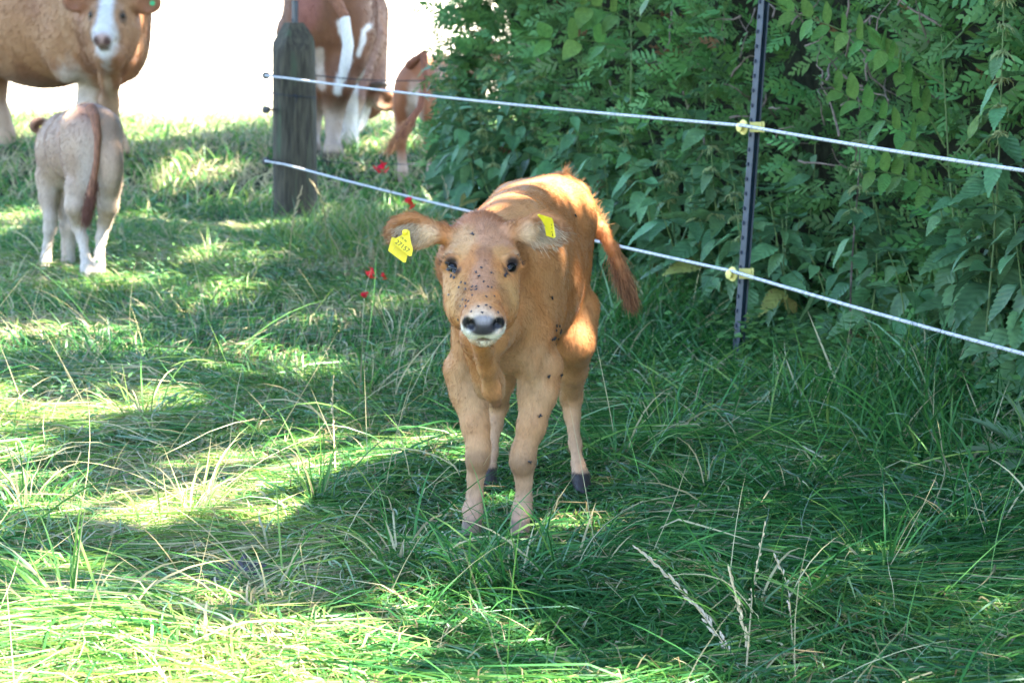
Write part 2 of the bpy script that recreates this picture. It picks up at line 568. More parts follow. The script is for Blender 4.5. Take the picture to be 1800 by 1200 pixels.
def shade_tree(base, crowns, nleaf, label):
    bx, by = base
    bz = float(zg(bx, by))
    root = empty('broadleaf_tree', (bx, by, bz))
    tag(root, label, 'tree', 'trees shading the pasture')
    top = max(c[2] + c[5] * .4 for c in crowns)
    mb = MB()
    n = 12
    t = np.linspace(0, 1, n)
    tr = np.stack([.25 * np.sin(t * 3 + bx), .2 * np.sin(t * 2.3 + by), t * top], 1)
    mb.tube(tr, .34 * (1 - t) ** .7 + .05 + .16 * np.exp(-t * 14), 12)
    mb.build('trunk', M['bark'], root)
    for c in crowns:
        for k in range(7):
            z0 = rng.uniform(.3, .75) * top
            p0 = np.array([np.interp(z0, tr[:, 2], tr[:, 0]), np.interp(z0, tr[:, 2], tr[:, 1]), z0])
            d = rand_dirs(1)[0] * np.array(c[3:6]) * .75
            p1 = np.array([c[0] - bx, c[1] - by, c[2] - bz]) + d
            mid = (p0 + p1) / 2 + np.array([0, 0, .5])
            tt = np.linspace(0, 1, 9)[:, None]
            pts = (1 - tt) ** 2 * p0 + 2 * tt * (1 - tt) * mid + tt ** 2 * p1
            b = MB(); b.tube(pts, np.linspace(.11, .018, 9), 7); b.build('limb', M['bark'], root)
    # leaves gathered on twigs; crown gaps are carved so the listed sun patches land
    cs = []
    w = np.array([c[3] * c[4] * c[5] for c in crowns]); w = w / w.sum()
    for c, wi in zip(crowns, w):
        k = int(nleaf * wi / 26) + 1
        d = rand_dirs(k) * (rng.random((k, 1)) ** .33)
        cc = np.array(c[:3]) + d * np.array(c[3:6])
        q = np.repeat(cc, 26, 0) + rng.normal(size=(k * 26, 3)) * .22
        cs.append(q)
    q = np.concatenate(cs)
    q = q[q[:, 2] > 2.3]
    gx, gy = q[:, 0] - _sx * q[:, 2], q[:, 1] - _sy * q[:, 2]
    keep = rng.random(len(q)) > sun_open(gx, gy) * 1.12
    q = q[keep]
    ax = rand_dirs(len(q)); ax[:, 2] = ax[:, 2] * .5 - .3; ax /= np.linalg.norm(ax, axis=1, keepdims=True)
    up = rand_dirs(len(q)) * .6 + np.array([0, 0, 1.0])
    v, f = leaf_quads(q - np.array([bx, by, bz]), rng.uniform(.07, .13, len(q)), ax, up)
    col = np.array([.06, .13, .03]) * rng.uniform(.7, 1.3, (len(q), 1))
    o = obj('crown', mesh_np('crown', v, f, M['crown'], True, np.repeat(col, 4, 0)), root)
    o['kind'] = 'stuff'


shade_tree((4.2, 8.6), [(3.4, 8.6, 6.2, 3.6, 3.6, 2.4), (2.0, 6.4, 5.4, 2.6, 2.6, 1.6), (2.6, 3.6, 5.8, 3.0, 2.4, 1.8)], 95000,
           'tall broadleaf tree behind the hedge beside the steel posts')
shade_tree((4.4, 16.4), [(2.6, 14.6, 6.6, 4.4, 4.0, 2.4), (.0, 12.0, 6.0, 3.2, 3.6, 1.9), (.4, 16.0, 6.2, 3.2, 2.6, 1.9)], 110000,
           'tall broadleaf tree beyond the far end of the hedge')

# ================================================================== GRASS
def blades(root, head, L, W, el0, bend, layer, col, segs, roll=None, curl=None):
    n = len(root)
    gz_ = graze(root[:, 0], root[:, 1])
    L = L * (.35 + .65 * gz_); layer = layer * gz_; el0 = el0 * (.4 + .6 * gz_)
    S = segs
    s = np.linspace(0, 1, S + 1)[None, :]
    sm = (s[:, :-1] + s[:, 1:]) / 2
    el = el0[:, None] - bend[:, None] * sm ** 1.2
    if curl is None: curl = rng.normal(0, .35, n)
    hd = head[:, None] + curl[:, None] * sm
    ds = (L / S)[:, None]
    dx = np.cos(el) * np.cos(hd) * ds; dy = np.cos(el) * np.sin(hd) * ds; dz = np.sin(el) * ds
    z0 = np.zeros((n, 1))
    x = np.concatenate([z0, np.cumsum(dx, 1)], 1) + root[:, :1]
    y = np.concatenate([z0, np.cumsum(dy, 1)], 1) + root[:, 1:2]
    z = np.concatenate([z0, np.cumsum(dz, 1)], 1)
    lay = layer[:, None] * np.minimum(1, s * 4)
    z = np.where(z < lay, lay + (z - lay) * .06, z) - .012 * (s == 0)
    z = z + zg(x.ravel(), y.ravel()).reshape(x.shape)
    p = np.stack([x, y, z], -1)
    t = np.gradient(p, axis=1); t /= np.linalg.norm(t, axis=-1, keepdims=True) + 1e-9
    hs = np.concatenate([hd, hd[:, -1:]], 1)
    perp = np.stack([-np.sin(hs), np.cos(hs), np.zeros_like(hs)], -1)
    upv = np.cross(t, perp)
    if roll is None: roll = rng.normal(0, .7, n)
    rl = roll[:, None] + rng.normal(0, .5, n)[:, None] * s
    side = np.cos(rl)[..., None] * perp + np.sin(rl)[..., None] * upv
    w = W[:, None] * np.minimum(1, .55 + 2.2 * s) * (1 - s ** 2.6) * .5 + 1e-5
    a = p - side * w[..., None]; b = p + side * w[..., None]
    v = np.stack([a, b], 2).reshape(n, -1, 3)
    base = (np.arange(n) * (2 * (S + 1)))[:, None]
    k = np.arange(S)[None, :] * 2
    q = np.stack([base + k, base + k + 1, base + k + 3, base + k + 2], -1).reshape(-1, 4)
    cc = np.repeat(col, 2 * (S + 1), 0)
    return v.reshape(-1, 3), q, cc


_feet = [(-.05, 5.36, .30, .95), (.05, 5.93, .25, .55)]


def graze(x, y):
    """Shorter where animals tread and feed."""
    k = np.ones_like(x)
    for (cx, cy_, r, s) in _feet:
        k = np.minimum(k, s + (1 - s) * sstep(.5, 1.3, np.hypot(x - cx, y - cy_) / r))
    return k


for (u_, Y_, r_, s_) in ((150, 10.8, .5, .5), (517, 13.5, .7, .45), (1290, 7.7, .55, .45), (85, 11.3, .35, .5), (1180, 8.3, .4, .7)):
    _feet.append(((u_ - 900) / FPX * Y_, Y_, r_, s_))


def grass_colors(n, x, y, dry=.06, tone=1.0):
    g0 = np.array([.015, .084, .022]); g1 = np.array([.056, .198, .044]); g2 = np.array([.185, .300, .070]); g3 = np.array([.46, .41, .23])
    t = np.clip(rng.normal(.40, .30, n) + .6 * (vnoise(x * 1.3, y * 1.3, 9) - .5) + .16 * sstep(.2, -.6, x), 0, 1)[:, None]
    clump = sstep(.52, .68, vnoise(x * 2.6, y * 2.1, 17)) * sstep(.45, -.25, x)
    t = np.clip(t + .35 * clump[:, None], 0, 1)
    dry = dry + .12 * clump
    dry = dry * (1 + 1.6 * sstep(.1, -.7, x) * (.4 + 1.2 * vnoise(x * 2.1, y * 1.7, 15)))
    c = np.where(t < .6, g0 + (g1 - g0) * t / .6, g1 + (g2 - g1) * (t - .6) / .4)
    sf = rng.random(n) < .04          # pale bluish blades: sky gloss put into the colour
    c[sf] = np.array([.17, .30, .17]) * rng.uniform(.8, 1.15, (sf.sum(), 1))
    d = rng.random(n) < dry
    c[d] = g3 * rng.uniform(.6, 1.1, (d.sum(), 1))
    return c * rng.uniform(.85, 1.2, (n, 1)) * tone  # last factor only scales brightness per grass layer


PAT = ground_of(425, 950)


def scatter(n, y0, y1, margin, xmax_off=.12):
    """Uniform over the wedge the camera sees, plus a margin, on the pasture side of the hedge."""
    y = np.sqrt(rng.uniform((y0 + 1.5) ** 2, (y1 + 1.5) ** 2, n)) - 1.5
    hw = y * .2 + margin
    x = rng.uniform(-1, 1, n) * hw
    k = (x < hedge_x(y) + xmax_off) | (y > 13.8)
    k &= ((x - PAT[0]) / .085) ** 2 + ((y - PAT[1]) / .12) ** 2 > 1
    return x[k], y[k]


def lay_heading(x, y):
    a = vnoise(x * .9 + 2, y * .7 + 5, 1) * 2 - 1
    b = vnoise(x * 2.3 + 7, y * 2.0, 4) * 2 - 1
    base = np.where(x < 0, math.pi * .98, math.pi * -.22)
    base = math.pi * .95 + sstep(-.1, .7, x - (y - 5) * .03) * (math.pi * .9)
    c = vnoise(x * 4.5 + 3, y * 4.0, 21) * 2 - 1
    return base + a * 1.9 + b * 1.4 + c * .9


def make_grass():
    V, F, Cc = [], [], []
    off = 0

    def put(t):
        nonlocal off
        v, q, c = t
        V.append(v); F.append(q + off); Cc.append(c); off += len(v)

    # near sward, pressed flat in swirls
    x, y = scatter(104000, 3.3, 8.0, .8)
    n = len(x)
    hd = lay_heading(x, y) + rng.normal(0, .8, n)
    tall = vnoise(x * 1.8, y * 1.8, 8)
    L = rng.uniform(.14, .40, n) * (.6 + .5 * tall)
    put(blades(np.stack([x, y], 1), hd, L, rng.uniform(.0021, .0058, n), rng.uniform(.03, .50, n) * (.5 + .8 * tall), rng.uniform(.6, 1.8, n),
               rng.uniform(.0, .058, n) * (.25 + tall), grass_colors(n, x, y, .04), 4))
    # very fine bottom growth
    x, y = scatter(36000, 3.3, 8.0, .8)
    n = len(x)
    put(blades(np.stack([x, y], 1), rng.uniform(0, 6.283, n), rng.uniform(.03, .08, n), rng.uniform(.002, .004, n), rng.uniform(.5, 1.3, n),
               rng.uniform(.2, 1.4, n), rng.uniform(0, .02, n), grass_colors(n, x, y, .14, .85), 3))
    # dead thatch lying between the stems
    x, y = scatter(5500, 3.3, 9.5, .7)
    n = len(x)
    th = np.array([.34, .27, .14]) * rng.uniform(.3, 1.0, (n, 1))
    put(blades(np.stack([x, y], 1), rng.uniform(0, 6.283, n), rng.uniform(.05, .16, n), rng.uniform(.0015, .004, n), rng.uniform(0, .3, n),
               rng.uniform(.2, .9, n), rng.uniform(.01, .05, n), th, 3))
    # long arching blades and culms over it
    x, y = scatter(1200, 3.4, 8.5, .8)
    n = len(x)
    hd = lay_heading(x, y) + rng.normal(0, 1.0, n)
    put(blades(np.stack([x, y], 1), hd, rng.uniform(.25, .50, n), rng.uniform(.0026, .0058, n), rng.uniform(.25, .9, n), rng.uniform(.6, 1.8, n),
               rng.uniform(.03, .08, n), grass_colors(n, x, y, .07, 1.1), 7))
    # thin straight culms
    x, y = scatter(900, 3.6, 9.5, .8)
    n = len(x)
    put(blades(np.stack([x, y], 1), rng.uniform(0, 6.283, n), rng.uniform(.20, .45, n), rng.uniform(.0014, .0024, n), rng.uniform(.4, 1.3, n),
               rng.uniform(0, .7, n), rng.uniform(.03, .08, n), grass_colors(n, x, y, .28, 1.2), 5))
    # middle distance, standing taller
    x, y = scatter(92000, 7.6, 14.4, .8)
    n = len(x)
    tall = vnoise(x * 1.5, y * 1.5, 8)
    hd = lay_heading(x, y) + rng.normal(0, .9, n)
    L = rng.uniform(.08, .24, n) * (.35 + .7 * tall)
    put(blades(np.stack([x, y], 1), hd, L, rng.uniform(.0032, .0070, n), rng.uniform(.20, 1.15, n), rng.uniform(.4, 2.0, n),
               rng.uniform(0, .06, n), grass_colors(n, x, y, .06), 3))
    # pasture to the left of the frame
    y = rng.uniform(5.0, 21.0, 17000)
    x = -(y * .2 + .8) - rng.uniform(0, 3.2, len(y)) * (.3 + y / 16)
    n = len(x)
    put(blades(np.stack([x, y], 1), rng.uniform(0, 6.283, n), rng.uniform(.10, .26, n), rng.uniform(.006, .013, n), rng.uniform(.3, 1.3, n),
               rng.uniform(.3, 1.8, n), rng.uniform(0, .05, n), grass_colors(n, x, y, .06), 3))
    # far strip up to the ground coloured pale for full sun
    x, y = scatter(62000, 14.0, 23.5, 1.3)
    keep = rng.random(len(x)) > sstep(17.5, 22.5, y + 1.3 * np.minimum(x + 2.2, 0) * .0 + 2 * (vnoise(x * .8, y * .8, 6) - .5)) * .97
    x, y = x[keep], y[keep]
    n = len(x)
    put(blades(np.stack([x, y], 1), rng.uniform(0, 6.283, n), rng.uniform(.08, .20, n), rng.uniform(.006, .011, n), rng.uniform(.4, 1.4, n),
               rng.uniform(.2, 1.6, n), rng.uniform(0, .05, n), grass_colors(n, x, y, .10, 1.05), 3))
    # tall rank grass along the fence foot, where nobody grazes
    y = rng.uniform(4.6, 13.0, 15000)
    x = fence_x(y) + rng.normal(.05, .22, len(y))
    k = x < hedge_x(y) + .05
    x, y = x[k], y[k]; n = len(x)
    put(blades(np.stack([x, y], 1), rng.uniform(0, 6.283, n), rng.uniform(.10, .30, n) * (.6 + .7 * vnoise(x * 2, y * 2, 12)) * (1 + .12 * sstep(8.1, 7.5, y)), rng.uniform(.003, .0075, n),
               rng.uniform(.9, 1.5, n), rng.uniform(.2, 1.5, n), rng.uniform(0, .05, n), grass_colors(n, x, y, .05, .95), 5))
    # tussocks
    spots = [(420, 470, 60), (170, 610, 60), (370, 440, 60), (100, 430, 40), (690, 560, 50), (250, 700, 50), (560, 830, 60), (330, 860, 60),
             (640, 650, 50), (40, 840, 50), (480, 990, 50), (700, 930, 60), (1080, 760, 60), (1180, 720, 70), (1240, 820, 70), (1150, 640, 50),
             (1400, 820, 60), (1330, 1010, 60), (1560, 940, 60), (1700, 880, 60), (520, 420, 70), (480, 400, 50), (560, 400, 60), (760, 500, 50),
             (300, 400, 40), (230, 350, 40), (620, 330, 50), (660, 420, 60), (1000, 960, 60), (826, 968, 70), (912, 968, 70), (20, 480, 50), (120, 1010, 60)]
    for (u, v, k) in spots:
        cx, cy_ = ground_of(u, v)
        n = int(k * .6)
        a = rng.uniform(0, 6.283, n)
        rr = np.abs(rng.normal(0, .05, n))
        r0 = np.stack([cx + rr * np.cos(a), cy_ + rr * np.sin(a)], 1)
        put(blades(r0, a + rng.normal(0, .3, n), rng.uniform(.12, .30, n), rng.uniform(.003, .006, n), rng.uniform(.8, 1.4, n), rng.uniform(.4, 1.6, n),
                   rng.uniform(0, .04, n), grass_colors(n, r0[:, 0], r0[:, 1], .10, 1.1), 6))
    o = obj('grass', mesh_np('grass', np.concatenate(V), np.concatenate(F), M['grass'], True, np.concatenate(Cc)))
    tag(o, 'long green pasture grass pressed flat in swirls', 'grass', kind='stuff')


make_grass()

# ================================================================== HEDGE
M['thuja'] = leaf_mat('thuja_spray', attr='tint', trans=.18, rough=.6, spec=.2)
M['twig'] = plain('twig', (.17, .125, .10), rough=.9, noise=.35, scale=60, bump=.3)
M['hedge_core'] = plain('hedge_shaded_wood', (.016, .018, .010), rough=1.0, noise=.6, scale=25, bump=1.0, spec=.1)
HY0, HY1, HTOP = 2.6, 12.9, 2.35


def make_hedge():
    ym = (HY0 + HY1) / 2
    org = np.array([hedge_x(ym), ym, 0.0])
    root = empty('thuja_hedge', org)
    tag(root, 'tall feathery green conifer hedge running along behind the wire fence', 'hedge')
    # dense woody inside; shade of the gaps put into its near-black colour
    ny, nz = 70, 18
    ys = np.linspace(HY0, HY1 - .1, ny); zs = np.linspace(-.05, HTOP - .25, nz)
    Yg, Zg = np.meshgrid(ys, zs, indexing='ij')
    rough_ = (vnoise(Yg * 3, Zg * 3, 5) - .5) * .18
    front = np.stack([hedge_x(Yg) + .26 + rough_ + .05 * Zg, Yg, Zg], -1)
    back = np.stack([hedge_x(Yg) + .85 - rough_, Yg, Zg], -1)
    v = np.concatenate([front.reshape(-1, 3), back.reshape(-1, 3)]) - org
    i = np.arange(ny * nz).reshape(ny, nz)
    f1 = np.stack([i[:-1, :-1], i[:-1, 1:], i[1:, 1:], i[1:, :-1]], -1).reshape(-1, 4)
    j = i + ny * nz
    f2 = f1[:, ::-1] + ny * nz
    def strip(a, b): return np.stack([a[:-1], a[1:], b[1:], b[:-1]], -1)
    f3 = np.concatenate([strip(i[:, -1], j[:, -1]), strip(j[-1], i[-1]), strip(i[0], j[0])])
    obj('shaded_inner_wood', mesh_np('shaded_inner_wood', v, [f1, f2, f3], M['hedge_core']), root)
    # feathery sprays: a short midrib with alternating flat scale-leaf branchlets
    n = 13500
    y = rng.uniform(HY0, HY1 + .1, n)
    z = rng.uniform(.05, HTOP, n) ** 1.0
    depth = np.abs(rng.normal(0, .11, n))
    bulge = (vnoise(y * 1.7, z * 1.7, 2) - .5) * .28
    x = hedge_x(y) + bulge + depth + .03 * z - .02
    nrm = np.array([-.953, -.303, 0])
    endk = int(n * .17)                       # the rounded left end of the hedge
    ang = rng.uniform(-.2, 2.4, endk)
    rr = .42 + (vnoise(ang * 2, z[:endk] * 2, 7) - .5) * .22 - np.abs(rng.normal(0, .07, endk))
    x[:endk] = hedge_x(HY1 - .3) + .42 - np.cos(ang) * rr; y[:endk] = HY1 - .35 + np.sin(ang) * rr
    nr = np.tile(nrm, (n, 1))
    nr[:endk, 0] = -np.cos(ang); nr[:endk, 1] = np.sin(ang)
    # a top
    tk = int(n * .10)
    y[-tk:] = rng.uniform(HY0, HY1, tk); x[-tk:] = hedge_x(y[-tk:]) + rng.uniform(0, .9, tk); z[-tk:] = HTOP + rng.normal(0, .07, tk)
    nr[-tk:] = (0, 0, 1)
    c = np.stack([x, y, z], 1)
    ax = nr * .8 + rand_dirs(n) * .75 + np.array([0, 0, .15]); ax /= np.linalg.norm(ax, axis=1, keepdims=True)
    up = rand_dirs(n); sd = np.cross(ax, up); sd /= np.linalg.norm(sd, axis=1, keepdims=True)
    L = rng.uniform(.07, .15, n)
    VV, CC = [], []
    base = np.array([.095, .215, .066]) * rng.uniform(.6, 1.35, (n, 1)) * (np.array([1, 1, 1]) + rng.normal(0, .08, (n, 3)))
    brown = rng.random(n) < .012
    base[brown] = np.array([.16, .085, .04])
    K = 9
    for k in range(K):
        t = .12 + .85 * k / (K - 1)
        s = -1 if k % 2 else 1
        p0 = c + ax * (L * t)[:, None]
        dirv = ax * .8 + sd * s * .75 + rand_dirs(n) * .22
        if k == K - 1: dirv = ax + rand_dirs(n) * .15
        dirv /= np.linalg.norm(dirv, axis=1, keepdims=True)
        ln = (L * (.5 - .32 * t))[:, None]
        wv = np.cross(dirv, np.cross(ax, sd)); wv /= np.linalg.norm(wv, axis=1, keepdims=True) + 1e-9
        w = (L * .058)[:, None]
        VV.append(np.stack([p0 - wv * w * .6, p0 + dirv * ln * .55 - wv * w, p0 + dirv * ln, p0 + dirv * ln * .55 + wv * w, p0 + wv * w * .6], 1))
        CC.append(np.repeat(base[:, None], 5, 1))
    V = np.concatenate([q.reshape(-1, 3) for q in VV]) - org
    Cq = np.concatenate([q.reshape(-1, 3) for q in CC])
    i = np.arange(n * K) * 5
    f = np.stack([i, i + 1, i + 2, i + 3, i + 4], 1)
    o = obj('foliage', mesh_np('foliage', V, f, M['thuja'], True, Cq), root)
    o['kind'] = 'stuff'
    # bare twigs showing through
    for k in range(64):
        if k < 22:
            u, v = rng.uniform(1340, 1560), rng.uniform(20, 260)
        elif k < 40:
            u, v = rng.uniform(1170, 1320), rng.uniform(20, 240)
        else:
            u, v = rng.uniform(900, 1760), rng.uniform(0, 330)
        d = ray(u, v); s_ = d[0] / d[1]
        Y = (0.97 + 8.75 * .318 - .02) / (s_ + .318)
        p = P(u, v, Y)
        dr = np.array([rng.normal(0, .5), rng.normal(0, 1.0), rng.normal(.25, .7)]); dr /= np.linalg.norm(dr)
        m = 6
        pts = [p]
        for _ in range(m):
            dr = dr + rng.normal(0, .28, 3); dr /= np.linalg.norm(dr)
            pts.append(pts[-1] + dr * rng.uniform(.02, .045))
        b = MB(); b.tube(np.array(pts) - org, np.linspace(.0042, .0012, m + 1) * rng.uniform(.7, 1.3), 5)
        b.build('twig', M['twig'], root)


make_hedge()

# ================================================================== ANIMALS: one continuous skin each, blended from muscle and bone volumes
class Body:
    def __init__(s, lo, hi, h):
        s.h = h; s.lo = np.array(lo, float)
        n = np.ceil((np.array(hi) - s.lo) / h).astype(int) + 1
        s.n = n
        s.f = np.full(n, 1.0, np.float32)
        s.ax = [(s.lo[i] + h * np.arange(n[i])).astype(np.float32) for i in range(3)]

    def _sl(s, lo, hi, pad):
        a = np.clip(np.floor((np.asarray(lo) - pad - s.lo) / s.h).astype(int), 0, s.n - 1)
        b = np.clip(np.ceil((np.asarray(hi) + pad - s.lo) / s.h).astype(int) + 1, 1, s.n)
        if np.any(b <= a): return None
        sl = tuple(slice(int(a[i]), int(b[i])) for i in range(3))
        g = np.meshgrid(*[s.ax[i][sl[i]] for i in range(3)], indexing='ij', sparse=True)
        return sl, g

    def _mix(s, sl, d, k, cut):
        a = s.f[sl]
        if cut:
            d = -d
            h_ = np.maximum(k - np.abs(a - d), 0) / k
            s.f[sl] = np.maximum(a, d) + h_ * h_ * k * .25
        else:
            h_ = np.maximum(k - np.abs(a - d), 0) / k
            s.f[sl] = np.minimum(a, d) - h_ * h_ * k * .25

    def cone(s, a, b, ra, rb, k=.03, cut=False):
        a = np.asarray(a, float); b = np.asarray(b, float); r = max(ra, rb)
        q = s._sl(np.minimum(a, b) - r, np.maximum(a, b) + r, k + 3 * s.h)
        if q is None: return
        sl, (X, Y, Z) = q
        ab = b - a; L2 = ab.dot(ab) + 1e-12
        t = np.clip(((X - a[0]) * ab[0] + (Y - a[1]) * ab[1] + (Z - a[2]) * ab[2]) / L2, 0, 1)
        d = np.sqrt((X - a[0] - t * ab[0]) ** 2 + (Y - a[1] - t * ab[1]) ** 2 + (Z - a[2] - t * ab[2]) ** 2) - (ra + (rb - ra) * t)
        s._mix(sl, d.astype(np.float32), k, cut)

    def chain(s, pts, rads, k=.02):
        for i in range(len(pts) - 1):
            s.cone(pts[i], pts[i + 1], rads[i], rads[i + 1], k)

    def ell(s, c, r, axes=None, k=.04, cut=False):
        c = np.asarray(c, float); r = np.asarray(r, float)
        A = np.eye(3) if axes is None else np.asarray(axes, float)     # rows = axes
        ext = np.sqrt(((A * r[:, None]) ** 2).sum(0))
        q = s._sl(c - ext, c + ext, k + 3 * s.h)
        if q is None: return
        sl, (X, Y, Z) = q
        k0 = 0; k1 = 0
        for i in range(3):
            l = ((X - c[0]) * A[i, 0] + (Y - c[1]) * A[i, 1] + (Z - c[2]) * A[i, 2])
            k0 = k0 + (l / r[i]) ** 2; k1 = k1 + (l / r[i] ** 2) ** 2
        k0 = np.sqrt(k0); k1 = np.sqrt(k1) + 1e-9
        s._mix(sl, (k0 * (k0 - 1) / k1).astype(np.float32), k, cut)

    def skin(s, smooth=2):
        f = s.f; h = s.h
        S = f < 0
        c = np.zeros(tuple(s.n - 1), np.int8)
        cor = [(i, j, k) for i in (0, 1) for j in (0, 1) for k in (0, 1)]
        def sub(a, o): return a[o[0]:a.shape[0] - 1 + o[0], o[1]:a.shape[1] - 1 + o[1], o[2]:a.shape[2] - 1 + o[2]]
        for o in cor: c += sub(S, o)
        act = (c > 0) & (c < 8)
        idx = np.argwhere(act)
        cid = np.full(act.shape, -1, np.int64); cid[act] = np.arange(len(idx))
        vals = {o: sub(f, o)[act] for o in cor}
        acc = np.zeros((len(idx), 3)); cnt = np.zeros(len(idx))
        for o in cor:
            for axn in range(3):
                if o[axn] == 0:
                    o2 = list(o); o2[axn] = 1; o2 = tuple(o2)
                    va, vb = vals[o], vals[o2]
                    m = (va < 0) != (vb < 0)
                    t = np.where(m, va / np.where(m, va - vb, 1), 0)
                    p = np.tile(np.array(o, float), (len(idx), 1)); p[:, axn] = t
                    acc += p * m[:, None]; cnt += m
        v = s.lo + h * (idx + acc / cnt[:, None])
        F = []
        for axn in range(3):
            b, c2 = (axn + 1) % 3, (axn + 2) % 3
            s0 = [slice(1, -1)] * 3; s1 = [slice(1, -1)] * 3
            s0[axn] = slice(0, -1); s1[axn] = slice(1, None)
            A, B = S[tuple(s0)], S[tuple(s1)]
            e = np.argwhere(A != B); ins = A[A != B]
            g = e.copy(); g[:, b] += 1; g[:, c2] += 1
            def cell(db, dc):
                q = g.copy(); q[:, b] += db; q[:, c2] += dc
                return cid[q[:, 0], q[:, 1], q[:, 2]]
            q = np.stack([cell(-1, -1), cell(0, -1), cell(0, 0), cell(-1, 0)], 1)
            q[~ins] = q[~ins][:, ::-1]
            F.append(q)
        F = np.concatenate(F)
        F = F[(F >= 0).all(1)]
        for _ in range(smooth):
            e = np.concatenate([F[:, [0, 1]], F[:, [1, 2]], F[:, [2, 3]], F[:, [3, 0]]])
            sm = np.zeros_like(v); ct = np.zeros(len(v))
            for a, b in ((0, 1), (1, 0)):
                for d in range(3): sm[:, d] += np.bincount(e[:, a], v[e[:, b], d], len(v))
                ct += np.bincount(e[:, a], minlength=len(v))
            v = v + .5 * (sm / np.maximum(ct, 1)[:, None] - v)
        return v, F


def vnormals(v, F):
    n = np.cross(v[F[:, 2]] - v[F[:, 0]], v[F[:, 3]] - v[F[:, 1]])
    o = np.zeros_like(v)
    for k in range(4):
        for d in range(3): o[:, d] += np.bincount(F[:, k], n[:, d], len(v))
    return o / (np.linalg.norm(o, axis=1, keepdims=True) + 1e-12)


def skin_object(name, v, F, col, gloss, origin, parent, mat):
    me = mesh_np(name, v - origin, F, mat, True)
    a = me.color_attributes.new('coat', 'FLOAT_COLOR', 'POINT')
    c = np.ones((len(v), 4), np.float32); c[:, :3] = col; c[:, 3] = 1 - gloss
    a.data.foreach_set('color', c.ravel())
    return obj(name, me, parent)


def hair_object(name, pts, rad, col, mat, parent):
    """pts (n, k, 3) strands."""
    n, k, _ = pts.shape
    cd = bpy.data.hair_curves.new(name)
    cd.add_curves([k] * n)
    cd.attributes['position'].data.foreach_set('vector', np.ascontiguousarray(pts, np.float32).ravel())
    ra = cd.attributes.get('radius') or cd.attributes.new('radius', 'FLOAT', 'POINT')
    r = np.broadcast_to(rad[:, None] * np.linspace(1, .25, k)[None], (n, k))
    ra.data.foreach_set('value', np.ascontiguousarray(r, np.float32).ravel())
    ca = cd.attributes.new('coat', 'FLOAT_COLOR', 'POINT')
    cc = np.ones((n, k, 4), np.float32); cc[..., :3] = col[:, None]
    ca.data.foreach_set('color', cc.ravel())
    cd.materials.append(mat)
    return obj(name, cd, parent)


def fur(v, F, nrm, col, n, comb, length, origin, parent, mask=None, name='fur', rad=.00035, lift=.30):
    a = v[F]
    area = np.linalg.norm(np.cross(a[:, 2] - a[:, 0], a[:, 3] - a[:, 1]), axis=1)
    if mask is not None: area = area * mask[F].mean(1)
    fi = rng.choice(len(F), n, p=area / area.sum())
    w = rng.random((n, 2)); wa = np.stack([(1 - w[:, 0]) * (1 - w[:, 1]), w[:, 0] * (1 - w[:, 1]), w[:, 0] * w[:, 1], (1 - w[:, 0]) * w[:, 1]], 1)
    def ip(q): return (q[F[fi]] * wa[..., None]).sum(1)
    p, nn, cc = ip(v), ip(nrm), ip(col)
    nn /= np.linalg.norm(nn, axis=1, keepdims=True)
    d = comb(p)
    d = d - nn * (d * nn).sum(1, keepdims=True)
    d /= np.linalg.norm(d, axis=1, keepdims=True) + 1e-6
    d = d + rng.normal(0, .20, (n, 3)) + (.5 if rad < .0005 else .12) * (np.stack([vnoise(p[:, 0] * 45 + k * 9, p[:, 1] * 45, p[:, 2] * 45) for k in range(3)], 1) - .5)
    L = length(p) * rng.uniform(.6, 1.25, n)
    s = np.linspace(0, 1, 4)[None, :, None]
    pts = p[:, None] - nn[:, None] * .001 + L[:, None, None] * (s * nn[:, None] * lift * 1.5 - s ** 2 * nn[:, None] * lift * .9 + s * d[:, None] * .85)
    cl = vnoise(p[:, 0] * 75, p[:, 1] * 75, p[:, 2] * 55)
    cc = np.clip(cc * rng.uniform(.74, 1.2, (n, 1)) * (.80 + .40 * cl)[:, None], 0, .95)
    return hair_object(name, pts - origin, np.full(n, rad), cc, M['hair'], parent)


class Paint:
    def __init__(s, v, base):
        s.v = v; s.c = np.tile(np.array(base, float), (len(v), 1)); s.g = np.zeros(len(v))
        s.u, s.w = proj(v)

    def blob(s, c, r, col, amt=1.0, soft=.5, gloss=None, noise=.15):
        """Coat marking or painted highlight round a 3-D point."""
        d = np.linalg.norm((s.v - np.asarray(c)) / np.asarray(r), axis=1)
        d = d + (vnoise(s.v[:, 0] * 38, s.v[:, 1] * 38, s.v[:, 2] * 38) - .5) * noise * 2
        m = (amt * (1 - sstep(1 - soft, 1 + soft * .3, d)))[:, None]
        s.c = s.c * (1 - m) + np.array(col) * m
        if gloss is not None: s.g = np.maximum(s.g, m[:, 0] * gloss)

    def grad(s, f, col, amt=1.0):
        m = (np.clip(f, 0, 1) * amt)[:, None]
        s.c = s.c * (1 - m) + np.array(col) * m


M['eye'] = plain('eye', (.006, .005, .005), rough=.12, noise=.1, spec=.35)
M['yellow_tag'] = plain('yellow_tag', (.80, .60, .02), rough=.4, noise=.08, scale=60, wear=((.55, .40, .03), 55, .63))
M['ink'] = plain('ink', (.03, .03, .02), rough=.6)
M['hoof'] = plain('hoof', (.035, .028, .026), rough=.5, noise=.3, scale=60, bump=.2)
M['horn'] = plain('horn', (.17, .15, .14), rough=.5, noise=.25, scale=80)


def frame(poll, nose, side_hint):
    a = nose - poll; a = a / np.linalg.norm(a)
    b = np.asarray(side_hint, float); b = b - a * a.dot(b); b /= np.linalg.norm(b)
    c = np.cross(b, a)
    if c[2] < 0 and abs(c[2]) > .1: c = -c
    return a, b, c


